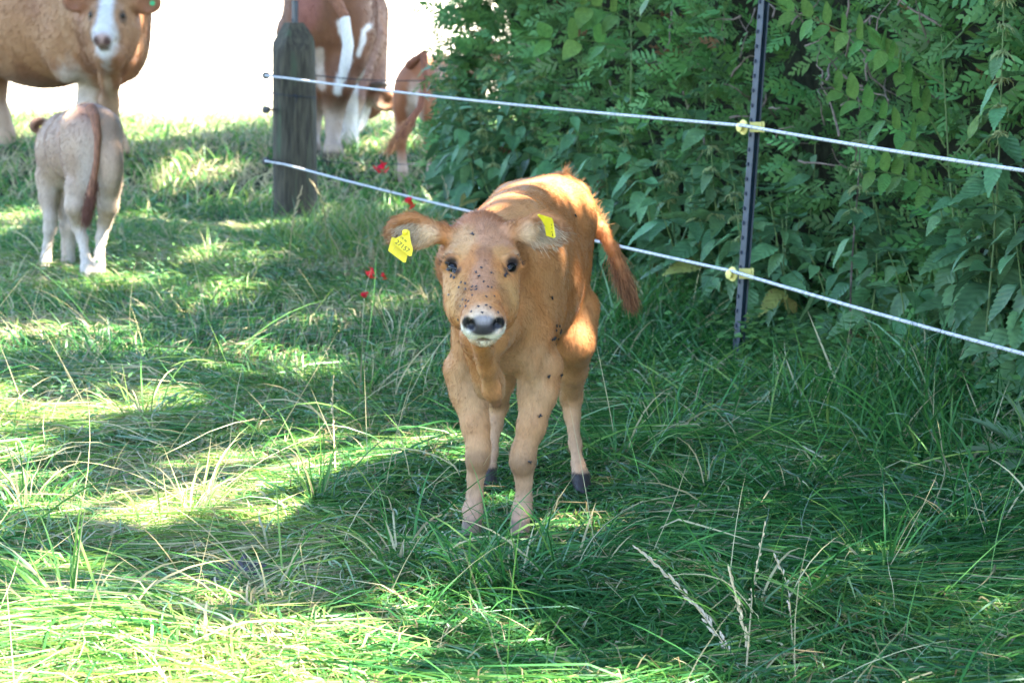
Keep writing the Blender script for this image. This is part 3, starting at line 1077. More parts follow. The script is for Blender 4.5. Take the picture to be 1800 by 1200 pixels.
def head(B, poll, A, s=1.0, k=.02):
    """Cattle head from the poll along A[0] (to the nose); A[1] sideways, A[2] out of the forehead. Face length about 0.33 * s."""
    a, b, c = A
    ax = np.array(A)
    def q(x, y, z): return poll + s * (a * x + b * y + c * z)
    def e(x, y, z, r, cut=False, kk=k): B.ell(q(x, y, z), np.array(r) * s, ax, kk * s, cut)
    e(.040, 0, -.064, (.078, .069, .066))                     # skull
    e(.112, 0, -.062, (.100, .078, .056))                     # forehead
    B.cone(q(.14, 0, -.054), q(.285, 0, -.052), .046 * s, .036 * s, k * s)      # bridge of the nose
    for y in (-1, 1):
        e(.112, y * .056, -.036, (.032, .020, .018))          # brow over the eye
        e(.160, y * .042, -.098, (.088, .035, .052))          # cheek
        e(.205, y * .032, -.078, (.075, .024, .036))
        e(.302, y * .020, -.060, (.034, .025, .034), kk=.015) # lip pads
    B.cone(q(.11, 0, -.125), q(.275, 0, -.098), .046 * s, .029 * s, k * s)      # lower jaw
    e(.308, 0, -.050, (.030, .034, .028), kk=.015)            # nose pad
    e(.292, 0, -.102, (.028, .030, .017), kk=.008)            # chin
    e(-.005, 0, -.045, (.040, .046, .038))                    # poll
    for y in (-1, 1):                                         # eye sockets, nostrils
        sa = np.array([a * .80 - b * y * .45 , b * y * .8 + a * .4, c]); sa[2] = np.cross(sa[0], sa[1]); sa = sa / np.linalg.norm(sa, axis=1, keepdims=True)
        sa[1] = np.cross(sa[2], sa[0]); B.ell(q(.146, y * .070, -.022), np.array((.022, .013, .011)) * s, sa, .008 * s, True)
        e(.333, y * .026, -.046, (.016, .0095, .011), True, .006)
    for y in (-1, 1):                                         # upper lids
        B.cone(q(.137, y * .0790, -.040), q(.1335, y * .0655, -.0215), .0060 * s, .0075 * s, .008 * s)
        B.cone(q(.1335, y * .0655, -.0215), q(.141, y * .0500, -.0125), .0075 * s, .0050 * s, .008 * s)
    e(.322, 0, -.0885, (.034, .044, .0032), True, .004)       # mouth line
    return q


def ear(B, root, tip, face, width, thick, k=.008, cup=.8):
    L = tip - root; ln = np.linalg.norm(L); e0 = L / ln
    f = np.asarray(face, float); f = f - e0 * e0.dot(f); f /= np.linalg.norm(f)
    w = np.cross(e0, f)
    ax = np.array([e0, w, f])
    c = root + L * .56
    B.ell(c, (ln * .50, width, thick * 1.7), ax, k)
    B.ell(c + f * thick * 1.9 + e0 * ln * .01, (ln * .40, width * .80, thick * 1.9), ax, .005, True)
    B.cone(root - e0 * ln * .12, root + L * .25, width * .50, width * .55, k * 2)
    return ax, c


# ------------------------------------------------------------------ the tan calf in front
def main_calf():
    O = np.array([.04, 5.70, float(zg(.04, 5.7))])
    fw = np.array([-.2026, -.979, 0]); lt = np.array([.979, -.2026, 0]); up = np.array([0, 0, 1.0])
    AX = np.array([fw, lt, up])
    def b(s_, l, z): return np.array([.04, 5.70, 0]) + fw * s_ + lt * l + up * z
    B = Body((-.30, 4.86, -.03), (.34, 6.30, .84), .0046)
    # trunk
    B.ell(b(-.26, -.012, .588), (.17, .100, .148), AX, .05)
    B.ell(b(-.36, -.008, .628), (.07, .078, .088), AX, .05)
    B.ell(b(-.05, -.012, .552), (.29, .110, .158), AX, .05)
    B.ell(b(-.10, -.008, .500), (.20, .098, .128), AX, .05)
    B.ell(b(.18, 0, .560), (.18, .098, .158), AX, .05)
    B.ell(b(.26, 0, .480), (.11, .086, .128), AX, .05)
    B.cone(b(-.30, -.005, .688), b(.15, -.005, .665), .045, .05, .05)      # back line
    B.ell(b(-.27, .050, .652), (.10, .046, .060), AX, .045)          # hip bones
    B.ell(b(-.22, -.082, .680), (.12, .046, .052), AX, .045)
    B.ell(b(-.06, -.036, .652), (.22, .088, .072), AX, .05)          # broad loin
    # neck and throat
    poll = P(845, 374, 5.235); nose = P(851, 537, 4.945)
    A = frame(poll, nose, (1, .05, 0)); a_, b_, c_ = A
    nb = poll + a_ * .045 - c_ * .085
    B.cone(b(.22, 0, .60), nb + np.array([0, .10, -.02]), .115, .082, .05)
    B.cone(nb + np.array([0, .10, -.02]), nb, .085, .068, .04)
    B.cone(b(.27, -.01, .50), P(852, 590, 5.20), .085, .052, .05)
    # dewlap fold
    B.chain([P(846, 600, 5.11), P(857, 645, 5.19), P(864, 685, 5.24), P(872, 708, 5.255)], [.022, .018, .017, .012], .018)
    B.chain([P(854, 620, 5.22), P(864, 670, 5.29), P(872, 690, 5.31)], [.024, .022, .020], .025)
    B.chain([P(836, 620, 5.25), P(846, 690, 5.33)], [.02, .012], .03)
    # head
    q = head(B, poll, A, 1.0)
    # ears
    eL = ear(B, P(770, 410, 5.215), P(682, 404, 5.19), (0.10, -1, -.15), .039, .0105)
    eR = ear(B, P(910, 405, 5.215), P(994, 408, 5.20), (-.22, -1, .0), .041, .0105)
    B.ell(b(.16, .088, .545), (.085, .026, .125), AX, .018)          # shoulder blade
    # forelegs
    B.ell(P(944, 605, 5.43), (.070, .033, .105), AX, .04)
    B.ell(P(822, 615, 5.46), (.070, .031, .105), AX, .04)
    B.chain([P(950, 645, 5.44), P(945, 690, 5.43), P(934, 750, 5.40), P(920, 795, 5.385), P(918, 815, 5.38), P(921, 845, 5.385), P(921, 872, 5.39), P(917, 897, 5.39), P(914, 925, 5.375), P(913, 952, 5.35)],
            [.050, .041, .0285, .0245, .0240, .0160, .0150, .0195, .0175, .0225], .016)
    B.chain([P(816, 650, 5.45), P(826, 690, 5.44), P(836, 750, 5.41), P(841, 785, 5.395), P(840, 808, 5.39), P(836, 840, 5.395), P(835, 868, 5.40), P(831, 897, 5.40), P(829, 925, 5.385), P(828, 950, 5.36)],
            [.046, .040, .0285, .0240, .0235, .0160, .0150, .0195, .0175, .0220], .016)
    # hind legs
    B.ell(P(988, 500, 5.98), (.12, .048, .135), AX, .05)
    B.ell(P(880, 500, 6.02), (.12, .058, .135), AX, .05)
    B.chain([P(1005, 545, 5.92), P(1008, 600, 5.88), P(1007, 650, 5.96), P(1004, 697, 6.05), P(1006, 730, 6.04), P(1011, 780, 6.00), P(1016, 815, 5.97), P(1021, 838, 5.95), P(1025, 868, 5.92)],
            [.066, .050, .033, .0250, .0175, .0135, .0135, .0190, .0235], .016)
    B.chain([P(885, 560, 5.98), P(882, 620, 5.95), P(879, 670, 6.02), P(874, 712, 6.10), P(870, 745, 6.08), P(864, 795, 6.05), P(861, 825, 6.02), P(858, 845, 6.00), P(856, 872, 5.97)],
            [.066, .050, .033, .0250, .0175, .0135, .0135, .0190, .0230], .016)
    # tail
    tl = [P(985, 326, 6.08), P(1012, 340, 6.13), P(1034, 370, 6.15), P(1058, 406, 6.15), P(1076, 438, 6.14), P(1088, 466, 6.13), P(1098, 494, 6.12), P(1108, 518, 6.12)]
    B.chain(tl, [.034, .026, .0175, .0145, .0125, .0110, .0100, .0060], .016)
    v, F = B.skin(2)
    nrm = vnormals(v, F)
    # ---- coat colours
    tan = (.43, .168, .050); pale = (.44, .258, .132); dark = (.26, .105, .042); cream = (.80, .70, .55)
    p = Paint(v, tan)
    z = v[:, 2]
    p.grad(sstep(.46, .12, z), pale, .85)
    p.grad(sstep(.24, .05, z), (.48, .295, .19), .7)
    p.blob(b(.30, 0, .36), (.13, .16, .12), (.56, .36, .20), .6)
    p.blob(b(0, .0, .38), (.30, .12, .06), (.55, .36, .21), .5)
    for u_, v_, Y_ in ((918, 822, 5.36), (840, 815, 5.37)):
        p.blob(P(u_, v_, Y_), (.038, .038, .034), (.24, .13, .065), .85)
    for u_, v_, Y_ in ((917, 905, 5.38), (831, 905, 5.39)):
        p.blob(P(u_, v_, Y_), (.05, .05, .05), (.46, .26, .18), .5)
    p.blob(P(873, 712, 5.245), (.022, .04, .018), (.22, .10, .045), .95)
    nz = vnoise(v[:, 0] * 9, v[:, 1] * 6, v[:, 2] * 9) * .6 + vnoise(v[:, 0] * 22, v[:, 1] * 22, v[:, 2] * 22, ) * .4
    p.grad(sstep(.5, .72, nz) * sstep(.25, .45, z), (.37, .145, .048), .5)
    p.grad(sstep(.48, .28, nz) * sstep(.25, .45, z), (.50, .25, .10), .5)
    p.blob(b(.02, .12, .42), (.28, .06, .07), (.33, .14, .05), .6)
    # face
    p.blob(q(.00, 0, -.03), (.12, .075, .06), (.38, .14, .055), .8)
    p.blob(q(.07, .02, -.01), (.055, .06, .06), (.44, .22, .125), .8)
    p.blob(q(.08, -.04, -.01), (.035, .06, .05), (.58, .34, .16), .7)
    p.blob(q(.145, .004, -.01), (.024, .035, .040), (.27, .115, .055), .85)
    p.blob(q(.215, .0, -.01), (.034, .06, .075), (.40, .20, .115), .7)
    p.blob(q(.285, 0, -.02), (.032, .05, .016), (.50, .22, .08), .8)
    for y in (-1, 1):
        p.blob(q(.21, y * .062, -.06), (.050, .06, .06), (.50, .29, .105), .6, .9)
        p.blob(q(.235, y * .046, -.040), (.020, .03, .045), (.30, .135, .045), .7)
        p.blob(q(.125, y * .040, -.012), (.020, .03, .035), (.50, .25, .09), .7)
        p.blob(q(.118, y * .066, -.024), (.014, .02, .012), (.50, .33, .19), .5)
        p.blob(q(.148, y * .063, -.026), (.020, .015, .020), (.030, .019, .016), 1.0, gloss=.3)
        p.blob(q(.168, y * .052, -.024), (.013, .010, .016), (.04, .025, .02), .9)
    p.blob(q(.318, 0, -.064), (.046, .050, .048), cream, 1.0, .45)
    p.blob(q(.285, 0, -.105), (.045, .042, .022), (.72, .62, .42), .9)
    for y in (-1, 1): p.blob(q(.318, y * .032, -.076), (.034, .026, .026), (.80, .71, .58), 1.0, .5)
    p.blob(q(.332, 0, -.047), (.034, .036, .023), (.050, .042, .046), 1.0, .25, gloss=1.0, noise=.05)
    p.blob(q(.328, 0, -.036), (.022, .024, .012), (.27, .235, .24), .85, .6, gloss=1.0, noise=.05)  # highlight on top of the nose pad, painted into its colour
    for y in (-1, 1):
        p.blob(q(.322, y * .0265, -.046), (.022, .0125, .016), (.012, .010, .012), 1.0, .3, gloss=1.0, noise=.05)
    p.blob(q(.322, 0, -.0885), (.026, .030, .0045), (.16, .10, .07), .9, .4)
    # ears: darker rim, pale inner hair
    for (ax, c), sg in ((eL, -1), (eR, 1)):
        p.blob(c + ax[1] * .0 , (.075, .05, .048), (.42, .185, .07), .7)
        p.blob(c + ax[0] * -.018 + ax[2] * .006 - np.array([0, 0, .006]), (.045, .03, .030), (.62, .43, .26), .85)
        p.blob(c + ax[0] * .030, (.030, .03, .03), (.23, .095, .038), .7)
    # hooves and tail
    for u_, v_, Y_ in ((1025, 872, 5.92), (856, 876, 5.97), (913, 958, 5.345), (828, 956, 5.355)):
        c = P(u_, v_, Y_); m = sstep(.052, .044, z) * (np.linalg.norm(v[:, :2] - c[:2], axis=1) < .07)
        p.grad(m, (.035, .028, .028) if Y_ > 5.6 else (.20, .125, .09)); p.g = np.maximum(p.g, m * .5)
    p.blob(P(1104, 510, 6.12), (.05, .05, .06), (.24, .09, .035), .8)
    p.blob(tl[1], (.05, .05, .06), (.62, .34, .14), .6)  # tail root lightened: its sunlit rim put into the coat colour
    root = empty('calf', O)
    tag(root, 'young tan calf with yellow ear tags standing in front, facing the camera', 'calf')
    body = skin_object('body', v, F, p.c, p.g, O, root, M['coat'])
    bvh = BVHTree.FromPolygons([tuple(x) for x in v], [tuple(int(i) for i in f) for f in F])
    # ---- fur lying back along the body
    hc = poll + a_ * .12
    def comb(pt):
        d = np.tile(-fw * .7 + np.array([0, 0, -.75]), (len(pt), 1))
        hd = np.linalg.norm(pt - hc, axis=1) < .23
        # face hair runs up and outwards from the whorl between the eyes
        rel = pt - (poll + a_ * .155)
        along = rel @ a_; out = rel @ b_
        fd = np.outer(np.where(along < 0, -1.0, .55), a_) * .9 + np.outer(np.sign(out) * np.minimum(np.abs(out) * 16, .9), b_)
        d[hd] = fd[hd]
        el = np.abs(rel @ b_) > .098
        em = hd & el
        d[em] = np.outer(np.sign(out[em]), b_) * .9 + np.array([0, 0, -.45])
        lg = pt[:, 2] < .30
        d[lg] = (0, 0, -1)
        return d
    def length(pt):
        L = .0075 + .0025 * sstep(.22, .46, pt[:, 2])
        hd = np.linalg.norm(pt - hc, axis=1) < .22
        al = (pt - poll) @ a_
        L = np.where(hd, np.where(al < .08, .015, .0085), L)
        L = np.where(hd & (np.abs((pt - poll) @ b_) > .09), .018, L)
        L = np.where(hd & (al < .01), .021, L)
        tm = (pt[:, 0] > .15) & (pt[:, 1] > 6.03) & (pt[:, 2] > .45)
        return np.where(tm, .015, L)
    msk = (1 - np.clip(p.g * 1.6, 0, 1)) * (.35 + .65 * (nrm @ np.array([0, -1, .3]) > -.5))
    fur(v, F, nrm, p.c, 190000, comb, length, O, root, msk, rad=.00042, lift=.18)
    # tail switch
    n = 2600
    t = rng.random(n) ** .8
    T = np.array(tl[4:]); seg = t * (len(T) - 1.001); si = seg.astype(int); fr = (seg - si)[:, None]
    p0 = T[si] * (1 - fr) + T[si + 1] * fr
    d0 = (T[-1] - T[-3]); d0 /= np.linalg.norm(d0)
    dd = d0 + rng.normal(0, .23, (n, 3)); dd /= np.linalg.norm(dd, axis=1, keepdims=True)
    L = rng.uniform(.025, .06, n) * (1.15 - .55 * t)
    s = np.linspace(0, 1, 6)[None, :, None]
    pts = p0[:, None] + dd[:, None] * L[:, None, None] * s + rng.normal(0, .006, (n, 1, 3)) + np.array([0, 0, -.018]) * s ** 2
    cc = np.where((rng.random(n) < .4 + .3 * t)[:, None], np.array([.20, .075, .03]), np.array([.44, .20, .08])) * rng.uniform(.7, 1.2, (n, 1))
    hair_object('tail_switch', pts - O, np.full(n, .0006), cc, M['hair'], root)
    # crest of longer hair over the tail head
    n = 700
    t = rng.random(n); T = np.array([b(-.37, .005, .735), tl[0], tl[1], tl[2], tl[3]]); T[:, 2] += .012
    seg = t * (len(T) - 1.001); si = seg.astype(int); fr = (seg - si)[:, None]
    p0 = T[si] * (1 - fr) + T[si + 1] * fr
    dd = np.array([.55, .2, .55]) + rng.normal(0, .3, (n, 3))
    pts = p0[:, None] + dd[:, None] * rng.uniform(.012, .03, n)[:, None, None] * s
    hair_object('tail_head_crest', pts - O, np.full(n, .0005), np.array([.55, .27, .10]) * rng.uniform(.7, 1.2, (n, 1)), M['hair'], root)
    # ear fringe
    P0, DD, LL = [], [], []
    for (ax, c), sg, m in ((eL, -1, 1100), (eR, 1, 1100)):
        t = rng.uniform(-1, 1, (m, 2))
        k = (t ** 2).sum(1) < 1; t = t[k]
        P0.append(c + ax[0] * t[:, :1] * .036 - ax[0] * .008 + ax[1] * t[:, 1:] * .024 + ax[2] * .001)
        DD.append(np.tile(ax[0] * .75 + ax[2] * .45 + np.array([0, 0, -.45]), (len(t), 1)) + rng.normal(0, .25, (len(t), 3)))
    P0 = np.concatenate(P0); DD = np.concatenate(DD); n = len(P0)
    pts = P0[:, None] + DD[:, None] * rng.uniform(.014, .034, n)[:, None, None] * s
    hair_object('ear_fringe', pts - O, np.full(n, .0005), np.array([.68, .51, .33]) * rng.uniform(.5, 1.2, (n, 1)), M['hair'], root)

    def hit(u, w):
        d = Vector(ray(u, w)).normalized()
        loc, nn, _, _ = bvh.ray_cast(Vector((0, 0, CAM_H)), d)
        return loc, nn
    # eyes, lids with lashes
    for y, (eu, ev) in ((-1, (793, 466)), (1, (899, 463))):
        c = q(.145, y * .0570, -.0375); ed_ = b_ * y * .80 + c_ * .60; ed_ = ed_ / np.linalg.norm(ed_)
        mb = MB()
        lg = a_ * .78 - b_ * y * .62; lg = lg - ed_ * ed_.dot(lg); lg /= np.linalg.norm(lg); sh = np.cross(ed_, lg)
        mb.lathe([(math.sin(t), -math.cos(t)) for t in np.linspace(.05, math.pi - .05, 14)], (0, 0, 0), (0, 0, 1), 18)
        mb.v = [c - O + lg * .003 + w_[:, :1] * lg * .0185 + w_[:, 1:2] * sh * .0108 + w_[:, 2:] * ed_ * .0140 for w_ in mb.v]
        mb.build('eye', M['eye'], root)
        n = 60
        t = np.linspace(-1.1, 1.1, n) + rng.normal(0, .06, n)
        base = c + np.outer(np.sin(t) * .016, np.cross(ed_, a_)) - np.outer(np.cos(t) * .013, a_) + ed_ * .0115
        dd = ed_ * .9 - a_ * .35 + b_ * y * .4 + rng.normal(0, .15, (n, 3))
        pts = base[:, None] + dd[:, None] * rng.uniform(.007, .013, n)[:, None, None] * s - a_ * .004 * s ** 2
        hair_object('eyelashes', pts - O, np.full(n, .0006), np.tile([.02, .014, .012], (n, 1)), M['hair'], root)
    # horn buds
    for y in (-1, 1):
        c = q(-.012, y * .060, -.048); nn = b_ * y * .8 - a_ * .5 + c_ * .2
        mb = MB(); mb.lathe([(.0075, -.012), (.0075, .006), (.0060, .011), (.003, .0135)], c - O, nn, 12)
        mb.build('horn_bud', M['horn'], root)

    # ear tags
    def tag_plate(name, pix, Y, mat, thick=.0022):
        c = np.array([P(u_, w_, Y + dy) for (u_, w_, dy) in pix])
        nn = np.cross(c[1] - c[0], c[2] - c[0]); nn /= np.linalg.norm(nn)
        if nn[1] > 0: nn = -nn
        k = len(c)
        vv = np.concatenate([c + nn * thick / 2, c - nn * thick / 2]) - O
        ff = [tuple(range(k)), tuple(range(2 * k - 1, k - 1, -1))] + [(i, k + i, k + (i + 1) % k, (i + 1) % k) for i in range(k)]
        me = bpy.data.meshes.new(name); me.from_pydata([tuple(x) for x in vv], [], ff); me.materials.append(mat); me.update()
        return obj(name, me, root), nn

    def lettering(parent, text, origin, right, upv, nn, size, name='number'):
        fc = bpy.data.curves.new(name, 'FONT'); fc.body = text; fc.size = 1; fc.align_x = 'CENTER'; fc.align_y = 'CENTER'; fc.extrude = 0
        tmp = bpy.data.objects.new('tmp_text', fc); C.objects.link(tmp)
        dg = bpy.context.evaluated_depsgraph_get()
        me = bpy.data.meshes.new_from_object(tmp.evaluated_get(dg)); bpy.data.objects.remove(tmp)
        r = right / np.linalg.norm(right); w = upv - r * r.dot(upv); w /= np.linalg.norm(w)
        co = np.zeros(len(me.vertices) * 3); me.vertices.foreach_get('co', co); co = co.reshape(-1, 3)
        co = origin - O + nn * .0019 + size * (np.outer(co[:, 0], r) + np.outer(co[:, 1], w))
        me.vertices.foreach_set('co', co.ravel()); me.update()
        me.materials.clear(); me.materials.append(M['ink']); me.name = name
        obj(name, me, parent)

    Yt = 5.165
    # crop of the photo: 10 px per pixel from (670, 360)
    def cr(x, y, dy=0): return (670 + x / 10, 360 + y / 10, dy)
    t1, _ = tag_plate('ear_tag', [cr(185, 568), cr(235, 572), cr(470, 865), cr(432, 1012), cr(390, 1012), cr(122, 805)], Yt + .012, M['yellow_tag'])
    t1['label'] = 'plain yellow tag plate behind the numbered one'
    t2, nn = tag_plate('ear_tag', [cr(420, 445), cr(462, 428), cr(505, 470), cr(508, 560), cr(530, 690), cr(560, 775), cr(538, 895), cr(500, 905), cr(232, 690), cr(250, 590), cr(350, 540), cr(400, 490)], Yt - .004, M['yellow_tag'])
    t2['label'] = 'yellow ear tag numbered 27157'
    rt = P(716, 442, Yt) - P(697, 427, Yt)
    lettering(t2, '27157', P(707.3, 433, Yt - .004), rt, np.array([.25, 0, 1.0]), nn, .0135)
    lettering(t2, 'DE 06', P(709.5, 420.5, Yt - .004), rt, np.array([.25, 0, 1.0]), nn, .0062, 'small_print')
    mb = MB(); mb.lathe([(.006, 0), (.006, .004), (.003, .006)], P(712, 408, Yt - .004) - O, nn, 12); mb.build('tag_stud', M['yellow_tag'], t2)
    Yr = 5.165
    def c2(x, y, dy=0): return (900 + x / 12, 350 + y / 12, dy)
    t3, nn = tag_plate('ear_tag', [c2(535, 340, -.012), c2(570, 322, -.012), c2(845, 405, .012), c2(862, 440, .012), c2(920, 785, .012), c2(880, 815, .011), c2(720, 765, -.002), c2(690, 560, -.006), c2(600, 400, -.01)], Yr, M['yellow_tag'])
    t3['label'] = 'yellow ear tag numbered 27157, turned on its side'
    lettering(t3, '27157', P(900 + 800 / 12, 350 + 600 / 12, Yr + .007), P(966, 410, Yr) * 0 + np.array([-.12, 0, 1.0]) , np.array([-1.0, -.55, 0.25]), nn, .0140)
    return root, O, hit, q


calf_root, CALF_O, calf_hit, calf_q = main_calf()


def cow_eye(q, s, A, O, root, half=.0655):
    a_, b_, c_ = A
    for y in (-1, 1):
        mb = MB()
        mb.lathe([(.0165 * s * math.sin(t), -.0165 * s * math.cos(t)) for t in np.linspace(.05, math.pi - .05, 10)], q(.142, y * half, -.048) - O, b_ * y, 12)
        mb.build('eye', M['eye'], root)


def on_ground(u, Y):
    x = (u - 900) / FPX * Y
    return np.array([x, Y, float(zg(x, Y))])


# ------------------------------------------------------------------ pale calf seen from behind
def pale_calf():
    g = float(zg(-1.8, 11.0)); O = np.array([P(150, 300, 11.1)[0], 11.1, g])
    B = Body((-2.40, 10.5, g - .03), (-1.45, 12.3, g + .88), .0085)
    d = np.array([-.46, .888, 0]); lt = np.array([.888, .46, 0]); AX = np.array([d, lt, [0, 0, 1]])
    B.ell(P(160, 248, 10.98), (.16, .118, .145), AX, .05)
    B.ell(P(138, 258, 11.22), (.26, .130, .150), AX, .05)
    B.ell(P(112, 268, 11.48), (.17, .120, .160), AX, .05)
    B.cone(P(160, 205, 10.98), P(112, 222, 11.5), .05, .055, .05)
    B.ell(P(185, 225, 10.95), (.07, .06, .07), AX, .05); B.ell(P(135, 222, 11.0), (.07, .06, .07), AX, .05)
    # thighs and hind legs
    B.ell(P(142, 295, 10.97), (.13, .058, .15), AX, .06); B.ell(P(188, 290, 10.92), (.12, .060, .14), AX, .06)
    B.chain([P(138, 330, 10.95), P(133, 362, 10.93), P(137, 396, 11.0), P(145, 420, 10.97), P(150, 450, 10.93), P(152, 470, 10.90), P(153, 492, 10.87)],
            [.062, .045, .028, .022, .018, .023, .028], .02)
    B.chain([P(190, 325, 10.92), P(190, 360, 10.93), P(184, 394, 11.0), P(178, 418, 10.97), P(175, 445, 10.95), P(174, 462, 10.93), P(174, 482, 10.92)],
            [.060, .043, .027, .022, .018, .022, .027], .02)
    # forelegs
    B.chain([P(88, 310, 11.5), P(85, 350, 11.48), P(89, 385, 11.45), P(88, 402, 11.45), P(83, 432, 11.46), P(81, 452, 11.46), P(80, 474, 11.44)],
            [.068, .040, .028, .027, .018, .022, .027], .02)
    B.chain([P(122, 320, 11.58), P(120, 370, 11.55), P(121, 400, 11.53), P(120, 430, 11.53), P(120, 470, 11.52)], [.08, .05, .036, .027, .034], .025)
    # neck and head turned forward to the left, mostly hidden by the body
    poll = P(90, 216, 11.95); nose = poll + np.array([-.03, .28, -.20])
    A = frame(poll, nose, (1, .1, 0))
    B.cone(P(110, 250, 11.6), poll + np.array([.03, -.05, -.05]), .11, .075, .05)
    q = head(B, poll, A, 1.0)
    ear(B, P(84, 226, 11.9), P(56, 216, 11.82), (-.1, -1, 0), .042, .016, .012)
    v, F = B.skin(2)
    z = v[:, 2] - g
    p = Paint(v, (.36, .235, .165))
    nz = vnoise(v[:, 0] * 7, v[:, 1] * 7, v[:, 2] * 7)
    p.grad(sstep(.45, .7, nz), (.44, .30, .21), .8)
    p.grad(sstep(.50, .30, z), (.50, .38, .29), .8)
    p.grad(sstep(.30, .12, z), (.62, .53, .45), .8)
    p.blob(P(155, 300, 10.85), (.06, .14, .17), (.44, .35, .29), .75, .9)
    p.blob(P(163, 335, 10.85), (.06, .14, .12), (.52, .43, .37), .7, .9)
    p.blob(P(100, 340, 11.2), (.12, .3, .06), (.70, .62, .55), .8)
    p.blob(P(160, 195, 11.0), (.07, .2, .06), (.24, .11, .07), .7)
    p.blob(P(62, 217, 11.82), (.05, .07, .06), (.20, .10, .065), .8)
    root = empty('calf', O)
    tag(root, 'pale greyish calf seen from behind, brown tail hanging, standing before the cow', 'calf')
    skin_object('body', v, F, p.c, p.g, O, root, M['coat'])
    nrm = vnormals(v, F)
    fur(v, F, nrm, p.c, 36000, lambda q_: np.tile([-.2, -.3, -1.0], (len(q_), 1)), lambda q_: np.full(len(q_), .016), O, root, rad=.0007, lift=.22)
    t = [P(160, 192, 10.90), P(167, 205, 10.84), P(172, 240, 10.82), P(170, 280, 10.82), P(165, 312, 10.82), P(160, 340, 10.82), P(154, 366, 10.82)]
    mb = MB(); mb.tube(np.array(t) - O, [.026, .021, .016, .013, .015, .020, .008], 12); tl = mb.build('tail', M['tail_brown'], root)
    n = 1500
    k = rng.random(n); T = np.array(t[4:]); seg = k * (len(T) - 1.001); si = seg.astype(int); fr = (seg - si)[:, None]
    p0 = T[si] * (1 - fr) + T[si + 1] * fr + rng.normal(0, .007, (n, 3))
    s = np.linspace(0, 1, 4)[None, :, None]
    pts = p0[:, None] + (np.array([-.12, 0, -1]) + rng.normal(0, .12, (n, 3)))[:, None] * rng.uniform(.04, .10, n)[:, None, None] * s
    hair_object('tail_switch', pts - O, np.full(n, .0012), np.array([.15, .055, .035]) * rng.uniform(.6, 1.4, (n, 1)), M['hair'], root)
    c = [P(69, 222, 11.76), P(74, 220, 11.76), P(79, 238, 11.76), P(74, 243, 11.76), P(71, 234, 11.76)]
    c = np.array(c) - O
    vv = np.concatenate([c, c + np.array([0, .003, 0])]); kk = 5
    me = bpy.data.meshes.new('ear_tag'); me.from_pydata([tuple(x) for x in vv], [], [tuple(range(kk)), tuple(range(2 * kk - 1, kk - 1, -1))] + [(i, kk + i, kk + (i + 1) % kk, (i + 1) % kk) for i in range(kk)])
    me.materials.append(M['yellow_tag']); obj('ear_tag', me, root)


M['tail_brown'] = plain('tail_hair', (.24, .10, .055), rough=.8, noise=.4, scale=120, bump=.3, stretch=(1, 1, .2))
pale_calf()


